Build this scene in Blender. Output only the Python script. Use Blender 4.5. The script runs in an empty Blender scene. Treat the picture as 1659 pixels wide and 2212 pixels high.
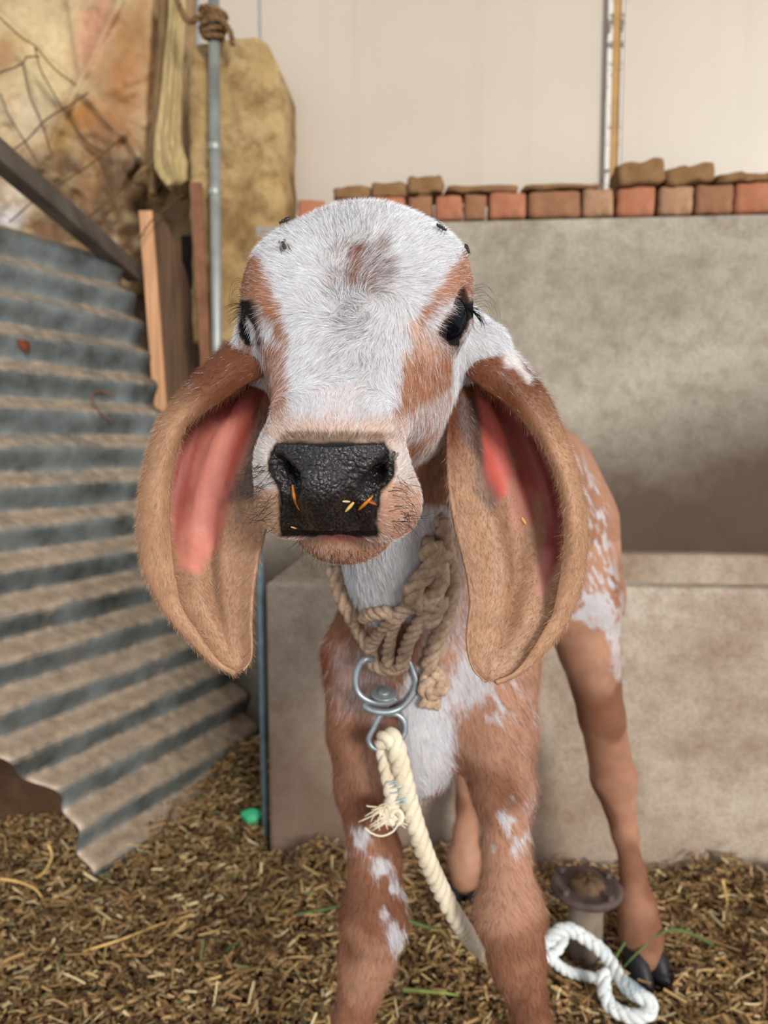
# A calf tethered in a farm shed.
import bpy, bmesh, math, random
import numpy as np
from mathutils import Vector, Matrix
SC = bpy.context.scene; COL = SC.collection
# ---------------------------------------------------------------- camera, world, sun, exposure
cam_d = bpy.data.cameras.new('camera'); cam = bpy.data.objects.new('camera', cam_d); COL.objects.link(cam)
cam.location = (0, 0, 0.75); cam.rotation_euler = (math.radians(85), 0, 0)
cam_d.sensor_fit = 'VERTICAL'; cam_d.sensor_height = 36.0; cam_d.sensor_width = 27.0
cam_d.lens = 36.0*1600/2212; cam_d.clip_start = 0.02
cam_d.dof.use_dof = True; cam_d.dof.focus_distance = 0.415; cam_d.dof.aperture_fstop = 8.0
SC.camera = cam
SC.view_settings.view_transform = 'Standard'; SC.view_settings.look = 'None'; SC.view_settings.gamma = 1.0
SC.view_settings.exposure = 0.16; SC.view_settings.use_curve_mapping = False
w = bpy.data.worlds.new('daylight'); SC.world = w; w.use_nodes = True
nt = w.node_tree; nt.nodes.clear()
o_ = nt.nodes.new('ShaderNodeOutputWorld'); bg = nt.nodes.new('ShaderNodeBackground'); tc = nt.nodes.new('ShaderNodeTexCoord')
# overcast sky, brightest over the open front of the shed
dp = nt.nodes.new('ShaderNodeVectorMath'); dp.operation = 'DOT_PRODUCT'; dp.inputs[1].default_value = Vector((.42, -.80, .55)).normalized()
mr = nt.nodes.new('ShaderNodeMapRange'); mr.inputs['From Min'].default_value = -1; mr.inputs['From Max'].default_value = 1
mr.inputs['To Min'].default_value = 0.14; mr.inputs['To Max'].default_value = 1.05
nt.links.new(tc.outputs['Generated'], dp.inputs[0]); nt.links.new(dp.outputs['Value'], mr.inputs['Value'])
nt.links.new(mr.outputs['Result'], bg.inputs['Strength']); bg.inputs['Color'].default_value = (0.95, 0.97, 1.0, 1)
nt.links.new(bg.outputs[0], o_.inputs['Surface'])
sun_d = bpy.data.lights.new('sun', 'SUN'); sun = bpy.data.objects.new('sun', sun_d); COL.objects.link(sun)
sun_d.energy = 2.2; sun_d.angle = math.radians(13); sun_d.color = (1.0, .955, .89)
sun.rotation_euler = Vector((-.36, .88, -.25)).to_track_quat('-Z', 'Y').to_euler()
SC.cycles.max_bounces = 6; SC.cycles.diffuse_bounces = 3; SC.cycles.glossy_bounces = 2; SC.cycles.transmission_bounces = 2
SC.cycles.transparent_max_bounces = 4; SC.cycles.use_denoising = True; SC.cycles.use_adaptive_sampling = True
SC.cycles_curves.shape = 'RIBBONS'; SC.cycles_curves.subdivisions = 2
rnd = random.Random(7); NR = np.random.default_rng(11)

# ---------------------------------------------------------------- helpers
def lin(c):
    c = np.asarray(c, float)/255.0
    return np.where(c <= .04045, c/12.92, ((c+.055)/1.055)**2.4)
def rgba(c): return tuple(lin(c))+(1.0,)
class NT:
    def __init__(s, name, rough=.8, spec=.3, metal=0):
        s.m = bpy.data.materials.new(name); s.m.use_nodes = True; s.t = s.m.node_tree; s.b = s.t.nodes['Principled BSDF']
        s.b.inputs['Roughness'].default_value = rough; s.b.inputs['Specular IOR Level'].default_value = spec; s.b.inputs['Metallic'].default_value = metal
        s.tc = None
    def n(s, typ, **kw):
        x = s.t.nodes.new('ShaderNode'+typ)
        for k, v in kw.items(): setattr(x, k, v)
        return x
    def l(s, a, b): s.t.links.new(a, b)
    def co(s, scale=(1, 1, 1), rot=(0, 0, 0), src='Object'):
        if s.tc is None: s.tc = s.n('TexCoord')
        mp = s.n('Mapping'); mp.inputs['Scale'].default_value = scale; mp.inputs['Rotation'].default_value = rot
        s.l(s.tc.outputs[src], mp.inputs['Vector']); return mp.outputs[0]
    def noise(s, scale, detail=4, rough=.55, vec=None, dist=0):
        x = s.n('TexNoise'); x.inputs['Scale'].default_value = scale; x.inputs['Detail'].default_value = detail
        x.inputs['Roughness'].default_value = rough; x.inputs['Distortion'].default_value = dist
        s.l(vec if vec is not None else s.co(), x.inputs['Vector']); return x.outputs['Fac']
    def ramp(s, fac, stops, mode='LINEAR'):
        x = s.n('ValToRGB'); x.color_ramp.interpolation = mode
        e = x.color_ramp.elements
        while len(e) < len(stops): e.new(.5)
        for el, (p, c) in zip(e, stops):
            el.position = p; el.color = rgba(c) if not isinstance(c, (int, float)) else (c, c, c, 1)
        s.l(fac, x.inputs['Fac']); return x.outputs['Color']
    def mix(s, fac, a, b, blend='MIX'):
        x = s.n('Mix', data_type='RGBA', blend_type=blend)
        for sock, v in ((x.inputs[0], fac), (x.inputs[6], a), (x.inputs[7], b)):
            if isinstance(v, (int, float)): sock.default_value = v
            elif isinstance(v, tuple): sock.default_value = rgba(v)
            else: s.l(v, sock)
        return x.outputs[2]
    def math(s, op, a, b=0.0, clamp=False):
        x = s.n('Math', operation=op); x.use_clamp = clamp
        for sock, v in ((x.inputs[0], a), (x.inputs[1], b)):
            if isinstance(v, (int, float)): sock.default_value = v
            else: s.l(v, sock)
        return x.outputs[0]
    def base(s, c):
        if isinstance(c, tuple): s.b.inputs['Base Color'].default_value = rgba(c)
        else: s.l(c, s.b.inputs['Base Color'])
        return s
    def bump(s, h, strength=.3, dist=.01):
        x = s.n('Bump'); x.inputs['Strength'].default_value = strength; x.inputs['Distance'].default_value = dist
        s.l(h, x.inputs['Height']); s.l(x.outputs[0], s.b.inputs['Normal']); return s
def flat(name, c, rough=.8, spec=.3, metal=0, var=.15, scale=30, bump=.15, dist=.003):
    k = NT(name, rough, spec, metal); n = k.noise(scale, 5)
    c = np.array(c, float)
    k.base(k.ramp(n, [(.25, tuple(np.clip(c*(1-var), 0, 255))), (.75, tuple(np.clip(c*(1+var), 0, 255)))])); k.bump(n, bump, dist); return k.m

def mesh_obj(name, V, Fc, m=None, parent=None, smooth=True, loc=None):
    """one mesh object; V in world space, moved so that its own origin is loc"""
    V = np.asarray(V, float).copy(); loc = np.zeros(3) if loc is None else np.asarray(loc, float)
    pl = np.zeros(3) if parent is None else np.array(WL[parent.name])
    me = bpy.data.meshes.new(name)
    if isinstance(Fc, np.ndarray):
        k = Fc.shape[1]
        me.vertices.add(len(V)); me.vertices.foreach_set('co', (V-loc).astype(np.float32).ravel())
        me.loops.add(Fc.size); me.loops.foreach_set('vertex_index', Fc.astype(np.int32).ravel())
        me.polygons.add(len(Fc)); me.polygons.foreach_set('loop_start', np.arange(0, Fc.size, k, dtype=np.int32))
        me.update(calc_edges=True); me.validate()
    else:
        me.from_pydata((V-loc).tolist(), [], [list(map(int, f)) for f in Fc]); me.update()
    me.polygons.foreach_set('use_smooth', np.full(len(me.polygons), smooth))
    o = bpy.data.objects.new(name, me); COL.objects.link(o)
    if m is not None:
        for mm in (m if isinstance(m, (list, tuple)) else [m]): me.materials.append(mm)
    if parent is not None: o.parent = parent
    o.location = tuple(loc-pl); WL[o.name] = tuple(loc)
    return o
WL = {}
def empty(name, loc, label=None, cat=None, group=None):
    o = bpy.data.objects.new(name, None); COL.objects.link(o); o.location = tuple(loc); o.empty_display_size = .05; WL[o.name] = tuple(loc)
    if label: tag(o, label, cat, group)
    return o
def tag(o, label, cat, group=None, kind=None):
    o['label'] = label; o['category'] = cat
    if group: o['group'] = group
    if kind: o['kind'] = kind
    return o
def struct(o): o['kind'] = 'structure'; return o

def catmull(P, n):
    P = np.asarray(P, float); Q = np.vstack([2*P[0]-P[1], P, 2*P[-1]-P[-2]]); out = []
    m = len(P)-1; T = np.linspace(0, m, n)
    for t in T:
        i = min(int(t), m-1); u = t-i; a, b, c, d = Q[i:i+4]
        out.append(.5*((2*b)+(c-a)*u+(2*a-5*b+4*c-d)*u*u+(3*b-a-3*c+d)*u**3))
    return np.array(out)
def frames(P):
    T = np.gradient(P, axis=0); T /= np.linalg.norm(T, axis=1)[:, None]+1e-12
    n = np.cross(T[0], [0, 0, 1.0]);
    if np.linalg.norm(n) < 1e-3: n = np.cross(T[0], [0, 1.0, 0])
    n /= np.linalg.norm(n); Ns = []
    for t in T:
        n = n-t*(n@t); n /= np.linalg.norm(n); Ns.append(n.copy())
    Ns = np.array(Ns); return T, Ns, np.cross(T, Ns)
def tube(P, r, seg=10, cap=True, prof=None):
    """tube along P; r a number or one per point. returns V, F"""
    P = np.asarray(P, float); r = np.broadcast_to(np.asarray(r, float), (len(P),)); T, N, B = frames(P)
    a = np.linspace(0, 2*np.pi, seg, endpoint=False)
    ring = np.cos(a)[None, :, None]*N[:, None]+np.sin(a)[None, :, None]*B[:, None]
    V = (P[:, None]+r[:, None, None]*ring).reshape(-1, 3); Fc = []
    for i in range(len(P)-1):
        for j in range(seg):
            k = (j+1) % seg; Fc.append((i*seg+j, i*seg+k, (i+1)*seg+k, (i+1)*seg+j))
    if cap: Fc.append(tuple(range(seg-1, -1, -1))); Fc.append(tuple((len(P)-1)*seg+j for j in range(seg)))
    return V, Fc
def join(parts):
    Vs, Fs, o = [], [], 0
    for V, Fc in parts:
        Vs.append(V); Fs += [tuple(i+o for i in f) for f in Fc]; o += len(V)
    return np.vstack(Vs), Fs
def rope(P, R, pitch=3.6, strands=3, n=None, seg=8, jit=0, ph=0):
    """laid rope: strands twisted round the line P"""
    P = np.asarray(P, float); L = np.linalg.norm(np.diff(P, axis=0), axis=1).sum()
    n = n or max(12, int(L/(R*.45))); P = catmull(P, 4*n); q = np.concatenate([[0], np.cumsum(np.linalg.norm(np.diff(P, axis=0), axis=1))]); P = np.stack([np.interp(np.linspace(0, q[-1], n), q, P[:, i]) for i in range(3)], 1); T, N, B = frames(P)
    s = np.concatenate([[0], np.cumsum(np.linalg.norm(np.diff(P, axis=0), axis=1))]); parts = []
    for k in range(strands):
        a = ph+2*np.pi*(s/(pitch*R*2)+k/strands)
        C = P+R*.5*(np.cos(a)[:, None]*N+np.sin(a)[:, None]*B)
        if jit: C = C+NR.normal(0, jit, C.shape)
        parts.append(tube(C, R*.56, seg))
    return join(parts)
def boxv(c, ex, ey, ez):
    """box from centre and three half-extent vectors"""
    c, ex, ey, ez = [np.asarray(v, float) for v in (c, ex, ey, ez)]
    V = np.array([c+i*ex+j*ey+k*ez for i in (-1, 1) for j in (-1, 1) for k in (-1, 1)])
    Fc = [(0, 1, 3, 2), (4, 6, 7, 5), (0, 4, 5, 1), (2, 3, 7, 6), (0, 2, 6, 4), (1, 5, 7, 3)]
    return V, Fc
def bevel(o, w=.005, seg=3, ang=30):
    m = o.modifiers.new('bevel', 'BEVEL'); m.width = w; m.segments = seg; m.limit_method = 'ANGLE'; m.angle_limit = math.radians(ang); return o
def hash3(i): 
    i = i.astype(np.int64); h = (i[..., 0]*73856093) ^ (i[..., 1]*19349663) ^ (i[..., 2]*83492791)
    h = (h ^ (h >> 13))*1274126177; h = h ^ (h >> 16); return (h & 0xffff)/65535.0
def vnoise(P, oct=3):
    P = np.asarray(P, float); out = np.zeros(len(P)); amp = .5; tot = 0
    for o in range(oct):
        f = np.floor(P); u = P-f; u = u*u*(3-2*u); s = 0
        for a in range(8):
            c = np.array([a >> 2 & 1, a >> 1 & 1, a & 1])
            s = s+hash3(f+c)*np.prod(np.where(c, u, 1-u), axis=1)
        out += amp*s; tot += amp; amp *= .5; P = P*2.03+17.3
    return out/tot
def grid_faces(nu, nv, wrap=False):
    i, j = np.meshgrid(np.arange(nu-1), np.arange(nv if wrap else nv-1), indexing='ij'); k = (j+1) % nv
    return np.stack([i*nv+j, (i+1)*nv+j, (i+1)*nv+k, i*nv+k], -1).reshape(-1, 4)
def polydist(x, y, poly):
    """signed distance (inside positive) to a polygon in the plane"""
    P = np.asarray(poly, float); d = np.full(len(x), 1e9); ins = np.zeros(len(x), bool)
    for (x0, y0), (x1, y1) in zip(P, np.roll(P, -1, 0)):
        ex, ey = x1-x0, y1-y0; t = np.clip(((x-x0)*ex+(y-y0)*ey)/(ex*ex+ey*ey+1e-9), 0, 1)
        d = np.minimum(d, np.hypot(x-x0-t*ex, y-y0-t*ey))
        c = (y0 > y) != (y1 > y); ins ^= c & (x < ex*(y-y0)/(ey if ey else 1e-9)+x0)
    return np.where(ins, d, -d)
def sstep(v, a, b):
    t = np.clip((v-a)/(b-a), 0, 1); return t*t*(3-2*t)
#GEO-BEGIN
F = 1600.0                      # focal length in picture pixels
CAM = np.array([0.0, 0.0, 0.75]); PITCH = math.radians(5.0)
FW = np.array([0, math.cos(PITCH), -math.sin(PITCH)]); UP = np.array([0, math.sin(PITCH), math.cos(PITCH)]); RT = np.array([1.0, 0, 0])
def W(px, py, d):
    """world point seen at pixel (px,py) at depth d along the view axis"""
    return CAM + d*(FW + (px-829.5)/F*RT - (py-1106.0)/F*UP)
def proj(P):
    r = np.asarray(P, float)-CAM; d = r@FW
    return 829.5+F*(r@RT)/d, 1106.0-F*(r@UP)/d, d

def smin(a, b, k):
    h = np.maximum(k-np.abs(a-b), 0)/k
    return np.minimum(a, b)-h*h*k*0.25
def smax(a, b, k): return -smin(-a, -b, k)
def cone(p, a, b, ra, rb):
    a = np.asarray(a, float); b = np.asarray(b, float); ba = b-a
    q = p-a; h = np.clip((q@ba)/(ba@ba), 0, 1)
    return np.linalg.norm(q-h[:, None]*ba, axis=1)-(ra+(rb-ra)*h)
def ell(p, c, r, R=None):
    q = p-np.asarray(c, float)
    if R is not None: q = q@R
    r = np.asarray(r, float)
    k0 = np.linalg.norm(q/r, axis=1); k1 = np.linalg.norm(q/(r*r), axis=1)+1e-9
    return k0*(k0-1)/k1
def chain(p, pts, k=0.012):
    d = None
    for (a, ra), (b, rb) in zip(pts[:-1], pts[1:]):
        e = cone(p, a, b, ra, rb); d = e if d is None else smin(d, e, k)
    return d

# ---- head frame: x to the picture's right, t back from the nose, n dorsal
HP, HY, HR = math.radians(45), math.radians(9.5), math.radians(-1)
def head_frame():
    a = np.array([0, -math.cos(HP), -math.sin(HP)]); n = np.array([0, -math.sin(HP), math.cos(HP)]); x = np.array([1.0, 0, 0])
    c, s = math.cos(-HY), math.sin(-HY); Rz = np.array([[c, -s, 0], [s, c, 0], [0, 0, 1]])
    a, n, x = Rz@a, Rz@n, Rz@x
    cr, sr = math.cos(HR), math.sin(HR); x, n = cr*x+sr*n, cr*n-sr*x
    return np.stack([x, -a, n], 1)
HM = head_frame(); HN = W(701, 1050, 0.386)
def hloc(p): return (p-HN)@HM
def hw(x, t, n): return HN+HM@np.array([x, t, n])

# profile of the skull along t: half width, half height, centre n, exponent
_T  = np.array([-.005, -.002, .004, .014, .035, .055, .080, .105, .130, .155, .180, .200, .215, .222])
_Wd = np.array([ .020, .030, .0345, .0370, .036, .036, .044, .056, .0635, .0645, .0595, .051, .036, .014])
_Hh = np.array([ .018, .0255, .0295, .031, .032, .035, .043, .054, .064, .068, .067, .061, .045, .018])
_Nc = np.array([-.004, -.004, -.003, -.001, .000, .000, -.002, -.004, -.006, -.006, -.006, -.010, -.014, -.016])
def skull(q):
    t = np.clip(q[:, 1], _T[0], _T[-1])
    w = np.interp(t, _T, _Wd); h = np.interp(t, _T, _Hh); c = np.interp(t, _T, _Nc); pw = np.interp(t, [0, .03, .07, .2], [2.6, 2.6, 2.5, 2.2])
    r = ((np.abs(q[:, 0])/w)**pw+(np.abs(q[:, 2]-c)/h)**pw)**(1/pw)
    d = (r-1)*np.minimum(w, h)
    e = np.abs(q[:, 1]-t)
    return np.where(e > 0, np.sqrt(np.maximum(d, 0)**2+e*e)+np.minimum(d, 0)*0, d)
def smooth1(v, it=3):
    for _ in range(it):
        v = v.copy(); v[1:-1] = v[1:-1]*.5+.25*(v[:-2]+v[2:])
    return v
# resample profiles smoothly
_t2 = np.linspace(_T[0], _T[-1], 140)
_Wd, _Hh, _Nc = [smooth1(np.interp(_t2, _T, v), 14) for v in (_Wd, _Hh, _Nc)]; _T = _t2
EYE_R = 0.0165
EYES = [(-.0525, .120, .018), (.0525, .120, .018)]
_g = np.array([.80, -.47, .37]); _g /= np.linalg.norm(_g)
_l = np.array([.40, .55, .60]); _l -= _g*(_l@_g); _l /= np.linalg.norm(_l)
EYEF = np.stack([_g, _l, np.cross(_g, _l)], 1)
def head_base(p):
    q = hloc(p)
    m = q.copy(); m[:, 0] = np.abs(m[:, 0])
    d = skull(q)
    d = smin(d, ell(m, (.045, .138, .026), (.021, .034, .026)), .03)          # brow
    d = smin(d, ell(m, (.0268, .017, -.031), (.0205, .023, .0215)), .010)
    d = smin(d, ell(m, (.0, .014, -.030), (.032, .0155, .0185)), .012)        # flews
    d = smin(d, ell(m, (.0, .065, -.058), (.024, .048, .019)), .015)           # lower jaw
    d = smin(d, ell(q, (-.0035, .026, -.0690), (.0300, .022, .0195)), .005)          # chin
    d = smin(d, ell(m, (.036, .125, -.045), (.018, .04, .035)), .03)          # jaw angle
    d = smin(d, ell(m, (.0262, .016, -.010), (.0140, .022, .024)), .012)        # sides of the muzzle
    d = smin(d, cone(m, (.0, -.0025, .006), (.0, .0005, -.020), .0145, .013), .008)   # bulb between the nostrils
    ec = np.array(EYES[1])
    d = smin(d, np.linalg.norm(m-ec, axis=1)-(EYE_R+.0025), .008)              # lids round the eyeball
    d = smax(d, -ell(m, ec+EYEF[:, 0]*EYE_R*.95, (.011, .0168, .0094), EYEF), .003)
    for a, b, r in EROOT: d = smin(d, cone(p, a, b, r, r*.72), .014)             # roots of the ears
    return d
EROOT = [(W(985, 742, .505), W(1040, 758, .484), .026), (W(590, 760, .500), W(556, 768, .476), .024)]
def trace(f, x, y, d=.3):
    for _ in range(90): d = min(d+.8*float(f(W(x, y, d)[None])[0]), 1.0)
    return W(x, y, d), d
NOST = []
for pts in (((590, 984), (606, 1012), (630, 1044)), ((848, 986), (832, 1016), (806, 1050))):
    T = [trace(head_base, *c)[0] for c in pts]; NOST.append((T, T[2]+HM@np.array([0, .017, -.002])))
def head(p):
    d = head_base(p)
    for T, dp in NOST:
        for a, b, ra, rb in ((T[0], T[1], .0036, .0060), (T[1], T[2], .0060, .0074), (T[2], dp, .0074, .0055)): d = smax(d, -cone(p, a, b, ra, rb), .0035)
    return d
TR_BACK = np.array([.43, .90, 0]); TR_LAT = np.array([.90, -.43, 0])
def body(p):
    d = cone(p, (.058, .81, .62), (.215, 1.10, .635), .098, .104)
    d = smin(d, cone(p, (.060, .80, .70), (.215, 1.10, .695), .085, .098), .05)
    d = smin(d, cone(p, (.052, .78, .54), (.195, 1.05, .575), .080, .095), .06)
    # neck and throat
    d = smin(d, cone(p, (.055, .78, .66), (.0, .575, .825), .095, .066), .06)
    d = smin(d, cone(p, (.040, .735, .54), (-.005, .545, .76), .055, .040), .05)
    d = smin(d, ell(p, W(905, 1560, .715), (.042, .05, .075)), .05)             # brisket
    # front legs
    L = [(W(785, 1420, .765), .044), (W(776, 1580, .735), .030), (W(784, 1700, .72), .0255), (W(810, 1850, .71), .0235), (W(808, 1985, .70), .0300), (W(792, 2070, .705), .025), (W(760, 2212, .715), .0170), (W(722, 2420, .72), .016), (W(705, 2490, .71), .023), (W(700, 2570, .69), .020)]
    R = [(W(1068, 1420, .71), .044), (W(1070, 1580, .685), .036), (W(1086, 1700, .675), .0275), (W(1094, 1840, .665), .0185), (W(1100, 1975, .655), .0290), (W(1116, 2070, .66), .0235), (W(1150, 2212, .67), .0155), (W(1190, 2430, .68), .016), (W(1200, 2540, .67), .022), (W(1205, 2620, .65), .019)]
    d = smin(d, chain(p, L), .03); d = smin(d, chain(p, R), .03)
    # hind legs
    HRt = [(W(1210, 1150, 1.08), .085), (W(1250, 1290, 1.04), .062), (W(1272, 1400, 1.03), .041), (W(1300, 1550, 1.045), .0305), (W(1325, 1680, 1.08), .031), (W(1350, 1800, 1.085), .0175), (W(1366, 1880, 1.08), .0165), (W(1375, 1955, 1.07), .026), (W(1385, 2020, 1.055), .029), (W(1388, 2058, 1.045), .024)]
    HL = [(W(1010, 1150, 1.20), .085), (W(1010, 1350, 1.17), .060), (W(1015, 1480, 1.18), .040), (W(1015, 1620, 1.21), .029), (W(1012, 1740, 1.215), .019), (W(1005, 1800, 1.21), .018), (W(1003, 1855, 1.205), .026), (W(1005, 1900, 1.19), .023)]
    d = smin(d, chain(p, HRt), .03); d = smin(d, chain(p, HL), .03)
    return d
def calf_sdf(p):
    return smin(head(p), body(p), .035)

def sparse_mesh(f, lo, hi, h, B=8):
    lo = np.array(lo, float); n = np.ceil((np.array(hi)-lo)/(h*B)).astype(int)
    g = np.stack(np.meshgrid(*[np.arange(k) for k in n], indexing='ij'), -1).reshape(-1, 3)
    dc = f(lo+(g+.5)*h*B)
    g = g[np.abs(dc) < 1.25*h*B+.004]
    o = np.stack(np.meshgrid(*[np.arange(-1, B+2)]*3, indexing='ij'), -1).reshape(-1, 3)
    N = n*B+8
    def key(c): c = c+2; return (c[:, 0]*N[1]+c[:, 1])*N[2]+c[:, 2]
    allc = (g[:, None, :]*B+o[None]).reshape(-1, 3)
    ks, ix = np.unique(key(allc), return_index=True); C = allc[ix]
    v = np.concatenate([f(lo+C[i:i+400000]*h) for i in range(0, len(C), 400000)])
    corners = np.array([[i, j, k] for i in (0, 1) for j in (0, 1) for k in (0, 1)])
    def look(c):
        kk = key(c); p = np.clip(np.searchsorted(ks, kk), 0, len(ks)-1)
        return np.where(ks[p] == kk, p, -1)
    idx = np.stack([look(C+c) for c in corners], 1); ok = (idx >= 0).all(1)
    val = v[idx]; s = val < 0; act = ok & s.any(1) & ~s.all(1)
    ci = np.where(act)[0]; cv = val[ci]; vid = -np.ones(len(C), int); vid[ci] = np.arange(len(ci))
    acc = np.zeros((len(ci), 3)); cnt = np.zeros(len(ci))
    for a in range(8):
        for ax in (1, 2, 4):
            b = a | ax
            if b == a: continue
            va, vb = cv[:, a], cv[:, b]; cr = (va < 0) != (vb < 0)
            t = np.where(cr, va/np.where(cr, va-vb, 1), 0)
            pt = corners[a]+t[:, None]*(corners[b]-corners[a])
            acc += np.where(cr[:, None], pt, 0); cnt += cr
    V = lo+(C[ci]+acc/cnt[:, None])*h
    quads = []
    e = np.eye(3, dtype=int)
    for ax in range(3):
        u, w = (ax+1) % 3, (ax+2) % 3
        j = look(C+e[ax]); m = j >= 0
        sa = v < 0; sb = v[j] < 0; m &= sa != sb
        ii = np.where(m)[0]
        q = [vid[np.maximum(look(C[ii]-o2), 0)] for o2 in (np.zeros(3, int), e[u], e[u]+e[w], e[w])]
        q = np.stack(q, 1); good = (q >= 0).all(1)
        q = q[good]; flip = sa[ii][good]
        q[~flip] = q[~flip][:, ::-1]
        quads.append(q)
    Q = np.concatenate(quads)[:, ::-1] if False else np.concatenate(quads)
    return V, Q
def grad(f, p, e=4e-4):
    g = np.stack([f(p+e*np.eye(3)[i])-f(p-e*np.eye(3)[i]) for i in range(3)], 1)
    return g/(np.linalg.norm(g, axis=1)[:, None]+1e-12)
def refine(f, V, it=2):
    for _ in range(it):
        V = V-0.8*f(V)[:, None]*grad(f, V)
    return V
#GEO-END
# ---------------------------------------------------------------- the shed
PHI = -math.atan(.078); E1 = np.array([math.cos(PHI), math.sin(PHI), 0]); E2 = np.array([-math.sin(PHI), math.cos(PHI), 0]); EO = np.array([0, 1.27, 0])
def E(u, v, z): return EO+u*E1+v*E2+np.array([0, 0, z])
def onE(px, py, v):
    """point of the plane v (parallel to the trough) seen at a pixel"""
    d0 = W(px, py, 1.0)-CAM; s = ((EO-CAM)@E2+v)/(d0@E2); return CAM+s*d0
def ebox(name, u0, u1, v0, v1, z0, z1, m, bw=.006, parent=None, seg=3, smooth=False):
    c = E((u0+u1)/2, (v0+v1)/2, z0)
    V, Fc = boxv(E((u0+u1)/2, (v0+v1)/2, (z0+z1)/2), E1*(u1-u0)/2, E2*(v1-v0)/2, [0, 0, (z1-z0)/2])
    o = mesh_obj(name, V, Fc, m, parent, smooth=smooth, loc=c)
    if bw: bevel(o, bw, seg)
    return o

def concrete(name, c0, c1, stain, scale=3.0, damp_shade=False, splash=False):
    k = NT(name, .85, .25)
    a = k.noise(scale, 6, .62); b = k.noise(scale*9, 5, .65); c = k.noise(scale*60, 3, .6)
    col = k.ramp(a, [(.3, c0), (.68, c1)])
    col = k.mix(k.ramp(b, [(.45, 0.0), (.75, .55)]), col, stain)
    col = k.mix(k.ramp(c, [(.42, 0.0), (.62, .20)]), col, tuple(np.array(stain)*.6))
    if splash:   # dirt trodden and splashed up the lower face, worst at the left end
        geo = k.n('NewGeometry'); sp = k.n('SeparateXYZ'); k.l(geo.outputs['Position'], sp.inputs[0])
        f = k.math('ADD', k.math('MULTIPLY', sp.outputs['Z'], -1.5), k.math('MULTIPLY', k.math('ADD', a, -.5), 1.6)); f = k.math('ADD', f, k.math('MULTIPLY', sp.outputs['X'], -1.0)); f = k.math('ADD', f, .92)
        col = k.mix(k.ramp(f, [(.30, 0.0), (1.0, .85)]), col, (112, 86, 70))
    if damp_shade:   # stain of feed and dampness, with shade painted in, low on the slab
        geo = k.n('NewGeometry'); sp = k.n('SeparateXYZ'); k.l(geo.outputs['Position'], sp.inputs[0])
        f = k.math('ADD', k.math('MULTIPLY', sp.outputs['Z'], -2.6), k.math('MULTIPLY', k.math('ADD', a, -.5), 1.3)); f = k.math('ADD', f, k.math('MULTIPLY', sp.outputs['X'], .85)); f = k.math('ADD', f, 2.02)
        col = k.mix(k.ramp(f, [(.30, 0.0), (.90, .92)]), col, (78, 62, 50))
    k.base(col); h = k.math('ADD', k.math('MULTIPLY', b, 1.0), k.math('MULTIPLY', c, .5)); k.bump(h, .35, .006); return k.m
M_conc = concrete('slab_concrete', (138, 128, 114), (188, 180, 164), (116, 95, 75), 2.4, damp_shade=True)
M_trough = concrete('trough_concrete', (150, 127, 108), (210, 200, 182), (128, 98, 76), 2.6, splash=True)
# floor of trodden earth
k = NT('trodden_earth', .95, .1); n = k.noise(6, 6, .6)
k.base(k.ramp(n, [(.3, (58, 40, 26)), (.7, (112, 82, 54))])); k.bump(k.noise(60, 4), .6, .01); M_earth = k.m
gx, gy = np.meshgrid(np.linspace(-1.6, 1.8, 86), np.linspace(-.6, 2.6, 81), indexing='ij')
def ground(x, y):
    P = np.stack([x*5, y*5, np.zeros_like(x)], -1).reshape(-1, 3)
    z = (vnoise(P, 3).reshape(x.shape)-.5)*.03
    return z+.05*sstep(y, 1.22, 1.7)*sstep(-x, .1, .3)
fz = ground(gx, gy)
floor = struct(mesh_obj('floor', np.stack([gx, gy, fz], -1).reshape(-1, 3), grid_faces(86, 81)[:, ::-1].copy(), M_earth, loc=(0, 1, 0)))

# concrete trough along the back wall
u0 = (onE(578, 1600, 0)-EO)@E1; uR = 1.75; zt = onE(620, 1258, 0)[2]
def trough():
    D = .46; w1, w2, dp = .055, .06, .075
    prof = [(0, -.02), (0, zt), (w1, zt), (w1+.02, zt-dp), (D-w2-.02, zt-dp), (D-w2, zt), (D, zt), (D, -.02)]
    # cross section runs from front to back, swept along the wall; closed at both ends
    V = [];
    for u in (u0, u0+.05, uR-.05, uR):
        for (v, z) in prof:
            if u in (u0, uR) and .03 < v < D-.03 : z = max(z, zt)
            V.append(E(u, v, z))
    n = len(prof); Fc = []
    for i in range(3):
        for j in range(n-1): Fc.append((i*n+j, i*n+j+1, (i+1)*n+j+1, (i+1)*n+j))
        Fc.append((i*n+n-1, i*n, (i+1)*n, (i+1)*n+n-1))
    Fc.append(tuple(range(n-1, -1, -1))); Fc.append(tuple(range(3*n, 4*n)))
    o = mesh_obj('feeding_trough', V, Fc, M_trough, smooth=False, loc=E((u0+uR)/2, .23, 0)); 
    bm = bmesh.new(); bm.from_mesh(o.data); bmesh.ops.recalc_face_normals(bm, faces=bm.faces); bm.to_mesh(o.data); bm.free()
    bevel(o, .028, 5, 40); tag(o, 'long pale concrete feeding trough behind the calf', 'trough'); return o
trough()
zw = onE(1300, 468, .47)[2]
wb = struct(ebox('wall_back', -.34, 1.80, .475, .60, -.02, zw, M_conc, .008))
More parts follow.
